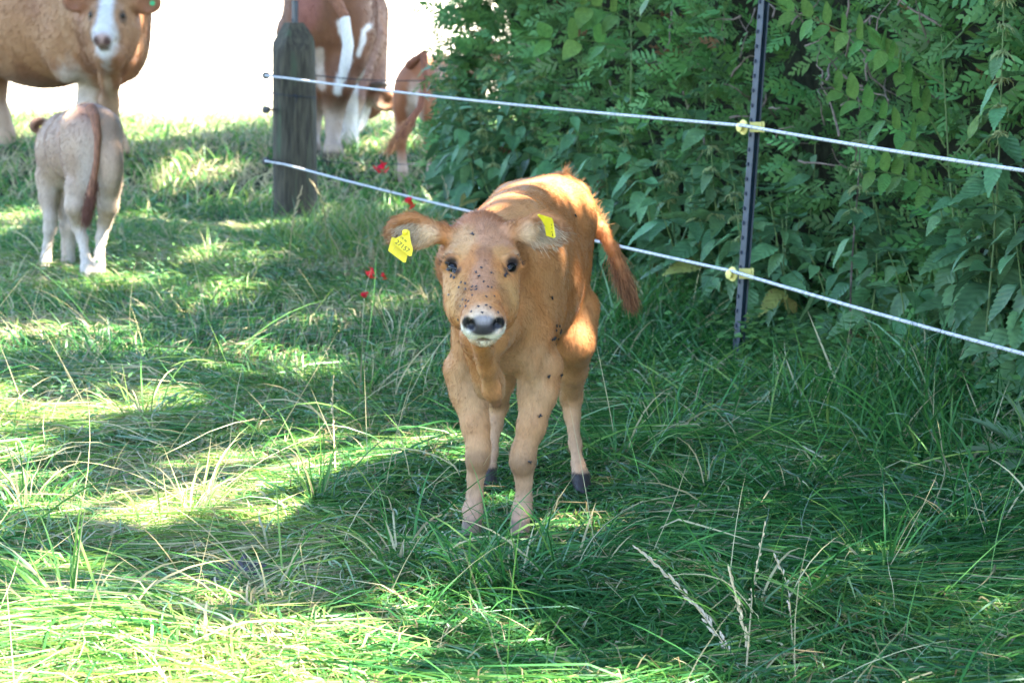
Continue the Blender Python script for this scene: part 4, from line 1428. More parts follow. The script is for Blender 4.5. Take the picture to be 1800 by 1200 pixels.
# ------------------------------------------------------------------ tan cow with a white face at the left
def white_faced_cow():
    Yf, Yh = 16.0, 17.0
    g = float(zg(-2.6, 16.0)); O = np.array([P(100, 200, 16.4)[0], 16.4, g])
    B = Body((-4.7, 14.7, g - .05), (-1.9, 18.1, g + 1.75), .017)
    f0 = on_ground(170, 16.0); h0 = on_ground(-40, 17.1)
    ax0 = (f0 - h0); ax0[2] = 0; ax0 /= np.linalg.norm(ax0)
    lt = np.array([-ax0[1], ax0[0], 0]); AX = np.array([ax0, lt, [0, 0, 1]])
    gz = np.array([0, 0, g])
    def b(s_, l, z): return np.array([f0[0], f0[1], g]) + ax0 * s_ + lt * l + np.array([0, 0, z])
    B.ell(b(-.60, 0, .92), (.80, .37, .46), AX, .1)
    B.ell(b(-1.15, 0, 1.05), (.42, .31, .36), AX, .1)
    B.ell(b(-.08, 0, .95), (.38, .30, .44), AX, .1)
    B.ell(b(.12, 0, .78), (.22, .24, .30), AX, .1)
    B.cone(b(-1.4, 0, 1.28), b(0, 0, 1.28), .12, .13, .1)
    # shoulders
    B.ell(b(.02, .22, .85), (.22, .11, .34), AX, .08); B.ell(b(.02, -.22, .85), (.22, .11, .34), AX, .08)
    poll = P(193, -20, 15.40); nose = poll + np.array([-.01, -.80, -.60]) * .335 * 1.30
    A = frame(poll, nose, (1, .05, 0)); a_, b_, c_ = A
    s = np.linalg.norm(nose - poll) / .335
    B.cone(b(.1, 0, 1.05), poll + a_ * .10 - c_ * .22, .28, .18, .12)
    B.cone(b(.16, 0, .72), P(192, 95, 15.35), .20, .10, .1)
    B.chain([P(190, 95, 15.25), P(194, 140, 15.45), P(192, 178, 15.6), P(186, 190, 15.75)], [.07, .055, .05, .06], .06)   # dewlap
    q = head(B, poll, A, s)
    ear(B, P(163, 2, 15.4), P(112, 0, 15.42), (.1, -1, -.1), .075, .024, .02)
    ear(B, P(226, 4, 15.4), P(282, 5, 15.42), (-.1, -1, -.1), .075, .024, .02)
    # legs
    L1 = on_ground(140, 15.95); L2 = on_ground(207, 16.05); H1 = on_ground(10, 16.9); H2 = on_ground(-62, 17.2)
    def leg(foot, top, knee_h, r):
        x = np.array([foot[0], foot[1]])
        def at(h, o=0): return np.array([x[0] + (top[0] - x[0]) * max(0, h - .1) * .9 , x[1] + (top[1] - x[1]) * max(0, h - .1) * .9, foot[2] + h])
        B.chain([top, at(.62), at(.48), at(knee_h), at(knee_h - .07), at(.22), at(.15), at(.09), foot + np.array([0, 0, .03])], r, .05)
    leg(L1, b(.03, .20, .80), .42, [.14, .105, .085, .075, .070, .052, .052, .063, .072])
    leg(L2, b(.03, -.20, .80), .42, [.14, .105, .085, .075, .070, .052, .052, .063, .072])
    leg(H1, b(-1.2, -.18, .90), .48, [.22, .14, .090, .080, .068, .056, .054, .063, .072])
    leg(H2, b(-1.2, .18, .90), .48, [.22, .14, .090, .080, .068, .056, .054, .063, .072])
    v, F = B.skin(2)
    z = v[:, 2] - g
    p = Paint(v, (.32, .155, .070))
    nz = vnoise(v[:, 0] * 4, v[:, 1] * 4, v[:, 2] * 4)
    n2 = vnoise(v[:, 0] * 11, v[:, 1] * 11, v[:, 2] * 11)
    p.grad(sstep(.4, .6, nz), (.22, .090, .038), .85)
    p.grad(sstep(.5, .75, n2), (.42, .23, .12), .35)
    p.grad(sstep(.55, .25, z), (.50, .36, .26), .8)
    p.blob(b(.06, .0, .95), (.30, .42, .40), (.48, .30, .18), .8)
    p.blob(P(138, 150, 15.9), (.14, .3, .26), (.58, .48, .40), .8)
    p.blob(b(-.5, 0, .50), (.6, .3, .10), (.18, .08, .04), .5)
    # white blaze
    p.blob(q(.16, 0, -.02), (.062, .3, .34), (.62, .60, .59), 1.0, .5)
    p.blob(q(.27, 0, -.07), (.110, .16, .13), (.60, .57, .55), 1.0, .5)
    for y in (-1, 1):
        p.blob(q(.14, y * .085, -.05), (.085, .12, .16), (.34, .18, .09), .95)
        p.blob(q(.142, y * .072, -.05), (.04, .05, .045), (.10, .06, .04), .9)
    p.blob(q(.325, 0, -.05), (.065, .08, .055), (.44, .26, .22), .9, gloss=.6)
    for y in (-1, 1): p.blob(q(.333, y * .026, -.046), (.030, .04, .034), (.10, .05, .045), 1.0)
    p.blob(q(.325, 0, -.09), (.07, .08, .02), (.16, .10, .08), .9)
    for u_ in (130, 270): p.blob(P(u_, 2, 15.42), (.16, .15, .12), (.28, .11, .055), .9)
    p.blob(P(192, 150, 15.4), (.03, .15, .14), (.50, .37, .27), .6)
    p.grad(sstep(.09, .06, z), (.05, .04, .035))
    root = empty('cow', O)
    tag(root, 'big tan cow with a white face looking over the pale calf', 'cow')
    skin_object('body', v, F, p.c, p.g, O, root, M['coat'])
    fur(v, F, vnormals(v, F), p.c, 60000, lambda q_: np.tile([-.5, .2, -.8], (len(q_), 1)), lambda q_: np.full(len(q_), .026), O, root, rad=.0011, lift=.22)
    cow_eye(q, s, A, O, root)
    mb = MB(); mb.lathe([(.016, 0), (.016, .006), (.006, .010)], P(268, 6, 15.33) - O, (0, -1, .1), 10)
    t = mb.build('ear_tag', M['green_tag'], root)
    t['label'] = 'small round green ear tag'
    # tail on the hidden end
    tt = [b(-1.55, 0, 1.22), b(-1.66, 0, 1.05), b(-1.68, 0, .75), b(-1.68, 0, .45), b(-1.67, 0, .25)]
    mb = MB(); mb.tube(np.array(tt) - O, [.05, .035, .025, .035, .015], 8); mb.build('tail', M['tail_brown'], root)


M['green_tag'] = plain('green_tag', (.03, .33, .12), rough=.4)
white_faced_cow()


# ------------------------------------------------------------------ brown and white cow grazing behind the wooden post
def pied_cow():
    g = float(zg(-1.1, 16.5)); O = np.array([P(585, 200, 16.6)[0], 16.6, g])
    B = Body((-2.0, 15.5, g - .05), (.15, 18.7, g + 1.65), .016)
    d = np.array([.0, 1.0, 0]); lt = np.array([1.0, .0, 0]); AX = np.array([d, lt, [0, 0, 1]])
    r0 = np.array([P(578, 60, 16.4)[0], 16.4, g])
    def b(s_, l, z): return r0 + d * s_ + lt * l + np.array([0, 0, z])
    B.ell(b(.02, 0, .98), (.34, .262, .40), AX, .08)
    B.ell(b(.75, .0, .90), (.80, .262, .42), AX, .08)
    B.ell(b(1.3, 0, .88), (.42, .25, .40), AX, .08)
    B.cone(b(0, 0, 1.24), b(1.4, 0, 1.20), .12, .12, .1)
    B.ell(b(-.06, .165, .86), (.22, .115, .32), AX, .06); B.ell(b(-.06, -.165, .86), (.22, .115, .32), AX, .06)
    B.ell(b(.30, .06, .58), (.20, .15, .14), AX, .06)      # udder
    # head lowered to graze, to the right
    B.cone(b(1.5, .05, .90), np.array([P(640, 172, 17.6)[0], 17.6, P(640, 172, 17.6)[2]]), .26, .15, .1)
    poll = P(640, 158, 17.35); nose = P(622, 226, 17.15)
    A = frame(poll, nose, (1, .3, 0))
    q = head(B, poll, A, np.linalg.norm(nose - poll) / .335 * 1.05)
    ear(B, P(648, 168, 17.32), P(697, 184, 17.25), (0, -1, .2), .075, .024, .02)
    F1 = on_ground(586, 16.15); F2 = on_ground(548, 16.3); G1 = on_ground(613, 17.0); G2 = on_ground(640, 17.9)
    def legp(pts, r): B.chain(pts, r, .04)
    legp([b(-.05, .15, .80), P(592, 150, 16.25), P(588, 195, 16.35), P(586, 225, 16.30), P(585, 252, 16.22), F1 + np.array([0, 0, .09]), F1 + np.array([0, 0, .03])], [.15, .100, .062, .047, .044, .054, .064])
    legp([b(-.05, -.18, .80), P(555, 150, 16.35), P(550, 195, 16.45), P(549, 225, 16.42), P(548, 252, 16.35), F2 + np.array([0, 0, .09]), F2 + np.array([0, 0, .03])], [.15, .100, .062, .047, .044, .054, .064])
    legp([b(1.25, .16, .75), P(617, 175, 17.1), P(613, 200, 17.05), P(612, 225, 17.02), G1 + np.array([0, 0, .09]), G1 + np.array([0, 0, .03])], [.13, .085, .060, .047, .056, .064])
    legp([b(1.25, -.16, .75), P(600, 175, 17.6), P(601, 205, 17.6), on_ground(601, 17.6) + np.array([0, 0, .03])], [.13, .08, .058, .06])
    v, F = B.skin(2)
    z = v[:, 2] - g
    p = Paint(v, (.21, .092, .048))
    nz = vnoise(v[:, 0] * 3.5, v[:, 1] * 3.5, v[:, 2] * 3.5)
    p.grad(sstep(.5, .75, nz), (.32, .155, .085), .8)
    def stroke(pts, rad, col):
        for i in range(len(pts) - 1):
            a, c = np.array(pts[i], float), np.array(pts[i + 1], float)
            t = np.clip(((p.u - a[0]) * (c[0] - a[0]) + (p.w - a[1]) * (c[1] - a[1])) / ((c - a) ** 2).sum(), 0, 1)
            dd = np.hypot(p.u - a[0] - t * (c[0] - a[0]), p.w - a[1] - t * (c[1] - a[1])) + (vnoise(v[:, 0] * 25, v[:, 1] * 25, v[:, 2] * 25) - .5) * 4
            p.grad((1 - sstep(rad - 2.5, rad + 2.5, dd)) * (v[:, 1] < 16.75), col)
    white = (.76, .73, .70)
    stroke([(600, 42), (612, 75), (612, 105), (600, 135), (592, 160)], 8, white)
    stroke([(650, 45), (640, 55), (638, 75), (630, 98)], 4, white)
    stroke([(562, 90), (562, 120), (566, 150)], 8, (.60, .48, .40))
    p.grad(sstep(.42, .26, z) * (v[:, 1] < 17.3), (.50, .40, .32), .85)
    p.grad(sstep(.62, .5, z) * (np.abs(p.u - 614) < 16) * (v[:, 1] > 16.8), white, .9)
    p.blob(b(.25, .1, .60), (.28, .28, .16), (.42, .36, .29), .8)
    p.blob(b(-.3, -.12, .98), (.12, .12, .20), (.34, .13, .10), .8)
    p.blob(q(.2, 0, -.05), (.15, .15, .15), white, .8)
    p.blob(P(690, 180, 17.25), (.10, .12, .10), (.30, .15, .085), .9)
    p.grad(sstep(.08, .05, z), (.06, .05, .04))
    root = empty('cow', O)
    tag(root, 'brown and white cow grazing with its rump towards us behind the wooden post', 'cow')
    skin_object('body', v, F, p.c, p.g, O, root, M['coat'])
    fur(v, F, vnormals(v, F), p.c, 50000, lambda q_: np.tile([.1, -.3, -1.0], (len(q_), 1)), lambda q_: np.full(len(q_), .026), O, root, rad=.0011, lift=.22)
    t = [b(-.32, .02, 1.22), b(-.40, .05, 1.05), P(606, 30, 15.98), P(612, 80, 15.96), P(606, 118, 15.97), P(598, 150, 15.98)]
    mb = MB(); mb.tube(np.array(t[:3]) - O, [.05, .038, .032], 10); tl = mb.build('tail', M['tail_brown'], root)
    mb = MB(); mb.tube(np.array(t[2:]) - O, [.031, .036, .036, .012], 10); sw = mb.build('tail_switch', M['tail_white'], tl)
    sw['label'] = 'white end of the tail'
    hp = np.array([P(652, 152, 17.3), P(664, 150, 17.27), P(676, 149, 17.24), P(687, 151, 17.22)])
    mb = MB(); mb.tube(hp - O, [.028, .024, .016, .004], 8); mb.build('horn', M['horn'], root)


M['tail_white'] = plain('white_tail_hair', (.72, .69, .65), rough=.8, noise=.15, scale=120, bump=.3, stretch=(1, 1, .2))
pied_cow()


# ------------------------------------------------------------------ brown calf half hidden by the end of the hedge
def brown_calf():
    g = float(zg(-.6, 15.4)); O = np.array([P(740, 200, 15.6)[0], 15.6, g])
    B = Body((-.95, 14.9, g - .04), (.35, 16.9, g + 1.0), .010)
    d = np.array([.42, .907, 0]); lt = np.array([.907, -.42, 0]); AX = np.array([d, lt, [0, 0, 1]])
    r0 = np.array([P(737, 100, 15.45)[0], 15.45, g])
    def b(s_, l, z): return r0 + d * s_ + lt * l + np.array([0, 0, z])
    B.ell(b(.02, 0, .60), (.18, .125, .155), AX, .05)
    B.ell(b(.30, 0, .57), (.30, .150, .175), AX, .05)
    B.ell(b(.60, 0, .58), (.18, .125, .165), AX, .05)
    B.cone(b(0, 0, .715), b(.6, 0, .70), .05, .05, .05)
    B.ell(b(-.02, -.08, .50), (.13, .062, .16), AX, .05); B.ell(b(-.02, .08, .50), (.13, .062, .16), AX, .05)
    G = np.array([0, 0, 1])
    for l, dx in ((-.085, 0), (.085, .06)):
        B.chain([b(-.02 + dx, l, .44), b(-.02 + dx, l, .36), b(-.09 + dx, l, .27), b(-.07 + dx, l, .16), b(-.06 + dx, l, .08), b(-.05 + dx, l, .02)], [.078, .056, .036, .026, .031, .034], .025)
        B.chain([b(.58 + dx, l, .46), b(.58 + dx, l, .30), b(.58 + dx, l, .24), b(.58 + dx, l, .12), b(.58 + dx, l, .02)], [.07, .045, .036, .027, .034], .025)
    poll = b(.98, .02, .84); nose = b(1.22, .05, .62)
    A = frame(poll, nose, lt)
    B.cone(b(.62, 0, .62), poll - np.array([0, 0, .06]), .11, .075, .05)
    head(B, poll, A, 1.0)
    ear(B, b(.97, .07, .81), b(.93, .18, .80), -d, .038, .015, .012); ear(B, b(.97, -.05, .81), b(.93, -.16, .80), -d, .038, .015, .012)
    v, F = B.skin(2)
    z = v[:, 2] - g
    p = Paint(v, (.30, .115, .055))
    p.blob(b(-.10, .02, .46), (.06, .14, .20), (.60, .47, .38), .9)
    p.grad(sstep(.22, .10, z), (.55, .42, .34), .7)
    p.blob(b(.1, 0, .74), (.3, .2, .05), (.48, .20, .08), .7)
    root = empty('calf', O)
    tag(root, 'reddish brown calf half hidden by the end of the hedge, tail swung aside', 'calf')
    skin_object('body', v, F, p.c, p.g, O, root, M['coat'])
    t = [b(-.13, 0, .71), P(745, 95, 15.2), P(748, 140, 15.16), P(738, 190, 15.14), P(722, 212, 15.12), P(706, 236, 15.12), P(690, 256, 15.12)]
    mb = MB(); mb.tube(np.array(t) - O, [.030, .026, .022, .02, .024, .034, .010], 10); mb.build('tail', M['tail_red'], root)
    n = 900
    k = rng.random(n); T = np.array(t[4:]); seg = k * (len(T) - 1.001); si = seg.astype(int); fr = (seg - si)[:, None]
    p0 = T[si] * (1 - fr) + T[si + 1] * fr + rng.normal(0, .012, (n, 3))
    dd = T[-1] - T[0]; dd /= np.linalg.norm(dd)
    s = np.linspace(0, 1, 4)[None, :, None]
    pts = p0[:, None] + (dd + rng.normal(0, .2, (n, 3)))[:, None] * rng.uniform(.04, .09, n)[:, None, None] * s
    hair_object('tail_switch', pts - O, np.full(n, .0014), np.array([.42, .19, .09]) * rng.uniform(.6, 1.4, (n, 1)), M['hair'], root)


M['tail_red'] = plain('red_tail_hair', (.22, .075, .04), rough=.8, noise=.4, scale=120, bump=.3, stretch=(1, 1, .2))
brown_calf()

# ================================================================== NETTLES AND OTHER PLANTS AT THE HEDGE FOOT
M['nettle'] = leaf_mat('nettle_leaf', (.078, .190, .080), trans=.22, rough=.40, spec=.28, objrand=.40, hue_noise=6, veins=True)
M['nettle_spot'] = leaf_mat('blotched_nettle_leaf', (.085, .19, .085), trans=.30, rough=.45, objrand=.12, veins=True, spots=((.42, .40, .13), 9, .56))
M['ash'] = leaf_mat('leaflet', (.095, .235, .060), trans=.32, rough=.42, spec=.3, objrand=.18, hue_noise=5, veins=True)
M['stem'] = plain('green_stem', (.11, .17, .05), rough=.6, noise=.25, scale=50)
M['dead_stem'] = plain('dead_stem', (.12, .085, .075), rough=.9, noise=.35, scale=50)
M['catkin'] = leaf_mat('catkin', (.32, .40, .17), trans=.3, rough=.7, objrand=.2)


def leaf_mesh(name, mat, teeth=8, width=.27, droop=.22, fold=.30, serr=1.0, blunt=.62, twist=0.0, petiole=.12):
    vs_, fs = [], []
    def prof(t): return width * max(0.0, math.sin(math.pi * min(1, max(0, t)) ** blunt)) ** .85
    def place(x, t):
        z = abs(x) * fold - droop * t * t + .02 * math.sin(t * 9)
        y = petiole + t * (1 - .25 * droop)
        return (x + twist * t * t * .3, y, z)
    mids, ed = [], {1: [], -1: []}
    for k in range(teeth + 1):
        t = k / teeth
        mids.append(len(vs_)); vs_.append(place(0, t))
    for s in (1, -1):
        for k in range(teeth + 1):
            t = k / teeth
            ed[s].append(len(vs_)); vs_.append(place(s * prof(t) * (1 - .10 * serr) if 0 < k < teeth else s * .004, t))
        tips = []
        for k in range(teeth):
            t = (k + .72) / teeth
            tips.append(len(vs_)); vs_.append(place(s * prof(t) * (1 + .07 * serr), min(1.0, t + .035 * serr)))
        for k in range(teeth):
            q = [mids[k], ed[s][k], tips[k], ed[s][k + 1], mids[k + 1]]
            fs.append(q if s > 0 else q[::-1])
    b = len(vs_)
    vs_ += [(-.008, 0, .0), (.008, 0, 0), (.006, petiole + .02, 0), (-.006, petiole + .02, 0)]
    fs.append((b, b + 1, b + 2, b + 3))
    me = bpy.data.meshes.new(name)
    me.from_pydata(vs_, [], fs)
    me.polygons.foreach_set('use_smooth', [True] * len(me.polygons))
    me.materials.append(mat); me.update()
    return me


NETTLE = [leaf_mesh('nettle_leaf', M['nettle'], 9, .25, d, f, 1.0, .60, tw) for d, f, tw in ((.18, .30, 0), (.34, .22, .3), (.26, .36, -.3), (.10, .40, .15))]
M['nettle_old'] = leaf_mat('yellowing_nettle_leaf', (.26, .27, .075), trans=.3, rough=.5, objrand=.3, hue_noise=6, veins=True, spec=.3, spots=((.16, .09, .04), 8, .60))
NETTLE_OLD = [leaf_mesh('yellowing_leaf', M['nettle_old'], 9, .24, .36, .15, 1.0, .60, .3)]
NETTLE_SPOT = [leaf_mesh('blotched_leaf', M['nettle_spot'], 9, .27, d, .25, 1.0, .60) for d in (.2, .32)]
LEAFLET = [leaf_mesh('leaflet', M['ash'], 6, .23, d, .18, .25, .72, 0, .03) for d in (.08, .18)]
ROUND = [leaf_mesh('round_leaf', M['ash'], 6, .30, d, .18, .15, .66, 0, .12) for d in (.08, .18)]


def catkin_mesh(seed):
    r = np.random.default_rng(seed); mb = MB()
    for k in range(13):
        a = r.uniform(0, 6.283); L = r.uniform(.018, .050)
        t = np.linspace(0, 1, 6)[:, None]
        d = np.array([math.cos(a), math.sin(a), 0])
        pts = d * (t * L * .7) + np.array([0, 0, 1]) * (t * .018 - t * t * L * .8)
        pts = pts + r.normal(0, .0022, pts.shape)
        mb.tube(pts, np.array([.0006, .0017, .0011, .0019, .0012, .0006]), 4, False)
    return mb.mesh('catkin', M['catkin'])


CATKIN = [catkin_mesh(1), catkin_mesh(2), catkin_mesh(3)]


def set_leaf(o, loc, direction, size, roll=0.0):
    y = Vector(direction).normalized()
    z = Vector((0, 0, 1)) - y * y.z
    if z.length < .1: z = Vector((0, -1, 0)) - y * (-y.y)
    z.normalize()
    z = Quaternion(y, roll) @ z
    x = y.cross(z)
    m = Matrix((x, y, z)).transposed().to_4x4()
    m = Matrix.Translation(Vector(loc)) @ m @ Matrix.Diagonal((size, size, size, 1))
    o.matrix_basis = m


def nettle(base, H, lean, label, group, leaf_len=.11, flower=False, meshes=None, nodes=None, low=.22, stem_mat='stem'):
    meshes = meshes or NETTLE
    root = empty('nettle', base)
    tag(root, label, 'nettle', group)
    n = 9
    t = np.linspace(0, 1, n)
    pts = np.stack([lean[0] * t ** 1.6, lean[1] * t ** 1.6, H * t * (1 - .04 * t)], 1) + np.stack([.012 * np.sin(t * 5 + base[0] * 9), .012 * np.sin(t * 4 + base[1] * 7), t * 0], 1)
    mb = MB(); mb.tube(pts, np.linspace(.0042, .0016, n), 6)
    mb.build('stem', M[stem_mat], root)
    az0 = random.uniform(0, 6.283)
    k = nodes or max(4, int(H * (1 - low) / .072))
    for i in range(k):
        f = low + (1 - low) * (i + .5) / k
        p = np.array([np.interp(f, t, pts[:, j]) for j in range(3)])
        size = leaf_len * (1.0 - .62 * max(0, (f - .55) / .45) ** 1.5) * random.uniform(.75, 1.2)
        for s in (0, 1):
            az = az0 + i * math.pi / 2 + s * math.pi + random.uniform(-.45, .45)
            az += .55 * math.sin(3.9 - az)      # leaves turn towards the open pasture
            el = random.uniform(-.95, .25) + .6 * max(0, f - .7)
            d = (math.cos(az) * math.cos(el), math.sin(az) * math.cos(el), math.sin(el))
            o = obj('leaf', random.choice(NETTLE_OLD if f < .5 and random.random() < .10 else meshes), root)
            set_leaf(o, p, d, size, random.uniform(-.5, .5))
        if flower and f > .60:
            for s in range(2):
                o = obj('catkin', random.choice(CATKIN), root)
                o.location = p; o.rotation_euler = (random.uniform(-.3, .3), random.uniform(-.3, .3), random.uniform(0, 6.28)); o.scale = (1.1,) * 3
    for s in range(4):      # tip rosette
        az = az0 + s * math.pi / 2
        o = obj('leaf', random.choice(meshes), root)
        set_leaf(o, pts[-1], (math.cos(az), math.sin(az), .5), leaf_len * .34)
    return root


LAB_T = 'stinging nettle in the leafy thicket between wire fence and hedge'
LAB_F = 'flowering nettle with pale drooping catkins in the thicket at the hedge'
LAB_L = 'knee-high nettle at the hedge foot beyond the steel post'


def plant_nettles():
    # thicket left of the steel post
    ys = np.linspace(8.5, 13.0, 58)
    for i, y in enumerate(ys):
        y = y + random.uniform(-.08, .08)
        f = random.random()
        x = fence_x(y) + .10 + f * (hedge_x(y) - fence_x(y) - .02)
        u = 900 + FPX * x / y
        if u < 800: x = (800 + random.uniform(0, 60) - 900) / FPX * y
        H = random.uniform(.55, .78) + .24 * f + (.12 if y > 11 else 0)
        if 8.4 < y < 9.4: H *= .82
        fl = random.random() < .22
        nettle((x, y, float(zg(x, y)) - .02), H, (random.uniform(-.16, .02), random.uniform(-.10, .06)), LAB_F if fl else LAB_T,
               'flowering nettles in the thicket' if fl else 'nettles in the thicket', random.uniform(.125, .175), fl)
    # taller flowering ones that stand out
    for (u, v, Y) in ((870, 85, 12.0), (945, 70, 11.4), (1005, 135, 10.6), (960, 225, 10.6), (1095, 185, 9.9), (850, 205, 11.8), (1180, 265, 9.3), (1265, 215, 8.75)):
        p = P(u, v, Y); x = p[0]; x = max(x, fence_x(Y) + .06)
        nettle((x, Y, float(zg(x, Y)) - .02), p[2] - float(zg(x, Y)), (p[0] - x + random.uniform(-.03, .03), 0), LAB_F, 'flowering nettles in the thicket', .12, True)
    # low ones right of the post
    for i in range(46):
        y = random.uniform(6.1, 8.9)
        f = random.random()
        x = fence_x(y) + .20 + f * (hedge_x(y) - fence_x(y) - .08)
        H = random.uniform(.40, .60) + .12 * f
        nettle((x, y, float(zg(x, y)) - .02), H, (random.uniform(-.14, .02), random.uniform(-.10, .06)), LAB_L,
               'nettles right of the steel post', random.uniform(.13, .18), False, low=.12)
    # the tall one at the edge of the frame with long tassels
    p = P(1762, 60, 6.95)
    nettle((p[0] - .03, 6.95, 0), p[2] + .25, (.05, .02), 'tall nettle with long drooping tassels at the right edge', None, .13, True, low=.3)
    for (u, Y, H) in ((1700, 7.05, .80), (1790, 6.75, .78), (1745, 6.75, .62), (1640, 7.3, .66)):
        x = P(u, 300, Y)[0] + .09
        nettle((x, Y, 0), H, (-.02, -.02), 'large-leaved nettle behind the rope at the right edge', 'large-leaved nettles at the right', .185, False, low=.15)
    x = fence_x(6.55) + .17
    nettle((x, 6.55, 0), .50, (-.03, -.03), 'nettle with yellow-blotched sickly leaves under the lower rope', None, .135, False, NETTLE_SPOT, low=.3)
    x = P(1505, 300, 7.75)[0]
    nettle((x, 7.75, 0), .80, (.0, .0), 'flowering nettle with a withered dark stem beside the pinnate shoot', None, .10, True, low=.35, stem_mat='dead_stem')


plant_nettles()


def compound(root, pts, k, size, meshes, base):
    """One pinnate leaf: stalk plus leaflets in pairs."""
    pts = np.array(pts)
    t = np.linspace(0, 1, 8)[:, None]
    mid = (pts[0] + pts[1]) / 2 + np.array([0, 0, .035])
    c = (1 - t) ** 2 * pts[0] + 2 * t * (1 - t) * mid + t ** 2 * pts[1]
    mb = MB(); mb.tube(c - base, np.linspace(.0030, .0012, 8), 5)
    st = mb.build('leaf_stalk', M['stem'], root)
    d = pts[1] - pts[0]; d /= np.linalg.norm(d)
    for i in range(k):
        f = .30 + .66 * i / (k - 1)
        p = np.array([np.interp(f, t[:, 0], c[:, j]) for j in range(3)]) - base
        for s in (-1, 1):
            side = np.array([0, 0, 1.0]) * s * .85 + np.array([0, -.55, 0]) + rng.normal(0, .16, 3)
            o = obj('leaflet', random.choice(meshes), st)
            set_leaf(o, p, d * .55 + side * .8, size * random.uniform(.85, 1.12), random.uniform(-.4, .4) + (1.2 if s > 0 else -.3))
    o = obj('leaflet', random.choice(meshes), st); set_leaf(o, c[-1] - base, d, size)


def sapling(label, stem, leaves, size, meshes, name='sapling'):
    base = np.array(stem[0], float)
    root = empty(name, base)
    tag(root, label, 'sapling')
    pts = np.array(stem)
    mb = MB(); mb.tube(pts - base, np.linspace(.0036, .0018, len(pts)), 7); mb.build('stem', M['stem'], root)
    for a, b, k in leaves:
        compound(root, [a, b], k, size, meshes, base)


Y = 7.55
sapling('young shoot with round pinnate leaflets reaching across the hedge beside the steel post',
        [on_ground(1690, Y), P(1680, 420, Y), P(1668, 300, Y), P(1662, 180, Y), P(1655, 60, Y)],
        [(P(1668, 300, Y), P(1470, 158, Y - .1), 6), (P(1662, 260, Y), P(1550, 84, Y - .1), 6), (P(1660, 150, Y), P(1385, 18, Y - .05), 7),
         (P(1664, 290, Y), P(1790, 170, Y - .05), 6), (P(1658, 90, Y), P(1770, 10, Y), 5), (P(1672, 350, Y), P(1530, 300, Y - .15), 5)], .088, LEAFLET)
Y = 10.0
sapling('thin shoot with broad oval leaves rising above the nettles left of the steel post',
        [on_ground(1125, Y), P(1114, 300, Y), P(1108, 200, Y), P(1110, 90, Y), P(1106, -20, Y)],
        [(P(1108, 90, Y), P(965, 70, Y - .1), 3), (P(1109, 40, Y), P(1030, 10, Y - .1), 3), (P(1108, 60, Y), P(1160, 5, Y), 2)], .115, ROUND)


def ground_cover():
    V, Fc, Cc, off = [], [], [], 0
    n = 620
    y = rng.uniform(5.6, 9.6, n)
    x = fence_x(y) + rng.uniform(-.05, .42, n)
    for i in range(n):
        k = rng.integers(8, 18)
        hgt = rng.uniform(.05, .22)
        c = np.stack([x[i] + rng.normal(0, .045, k), y[i] + rng.normal(0, .05, k), float(zg(x[i], y[i])) + rng.uniform(.01, hgt, k)], 1)
        a = rng.uniform(0, 6.283, k)
        ax = np.stack([np.cos(a), np.sin(a), rng.uniform(-.2, .5, k)], 1); ax /= np.linalg.norm(ax, axis=1, keepdims=True)
        v, f = leaf_quads(c, rng.uniform(.022, .048, k), ax, np.tile([0, 0, 1.0], (k, 1)) + rng.normal(0, .25, (k, 3)), .7)
        V.append(v); Fc.append(f + off); off += len(v)
        col = np.array([.10, .23, .065]) * rng.uniform(.6, 1.25)
        Cc.append(np.repeat(col * rng.uniform(.8, 1.2, (k, 1)), 4, 0))
    o = obj('ground_cover', mesh_np('ground_cover', np.concatenate(V), np.concatenate(Fc), M['grass'], True, np.concatenate(Cc)))
    tag(o, 'low small-leaved weeds at the foot of the hedge', 'weeds', kind='stuff')


ground_cover()


# ------------------------------------------------------------------ clover-like herbs scattered through the sward
def sward_herbs():
    V, Fc, Cc, off = [], [], [], 0
    x, y = scatter(1600, 6.6, 13.5, .6)
    k0 = vnoise(x * 1.1, y * 1.1, 14) > .55
    x, y = x[k0], y[k0]
    for i in range(len(x)):
        k = 14
        hgt = rng.uniform(.05, .20)
        c = np.stack([x[i] + rng.normal(0, .04, k), y[i] + rng.normal(0, .05, k), float(zg(x[i], y[i])) + rng.uniform(.02, hgt, k)], 1)
        a = rng.uniform(0, 6.283, k)
        ax = np.stack([np.cos(a), np.sin(a), rng.uniform(-.2, .7, k)], 1); ax /= np.linalg.norm(ax, axis=1, keepdims=True)
        v, f = leaf_quads(c, rng.uniform(.012, .030, k), ax, np.tile([0, 0, 1.0], (k, 1)) + rng.normal(0, .35, (k, 3)), .45)
        V.append(v); Fc.append(f + off); off += len(v)
        Cc.append(np.repeat(np.array([.09, .20, .075]) * rng.uniform(.7, 1.3, (k, 1)), 4, 0))
    o = obj('meadow_herbs', mesh_np('meadow_herbs', np.concatenate(V), np.concatenate(Fc), M['grass'], True, np.concatenate(Cc)))
    tag(o, 'small-leaved meadow herbs mixed into the grass', 'herbs', kind='stuff')


sward_herbs()

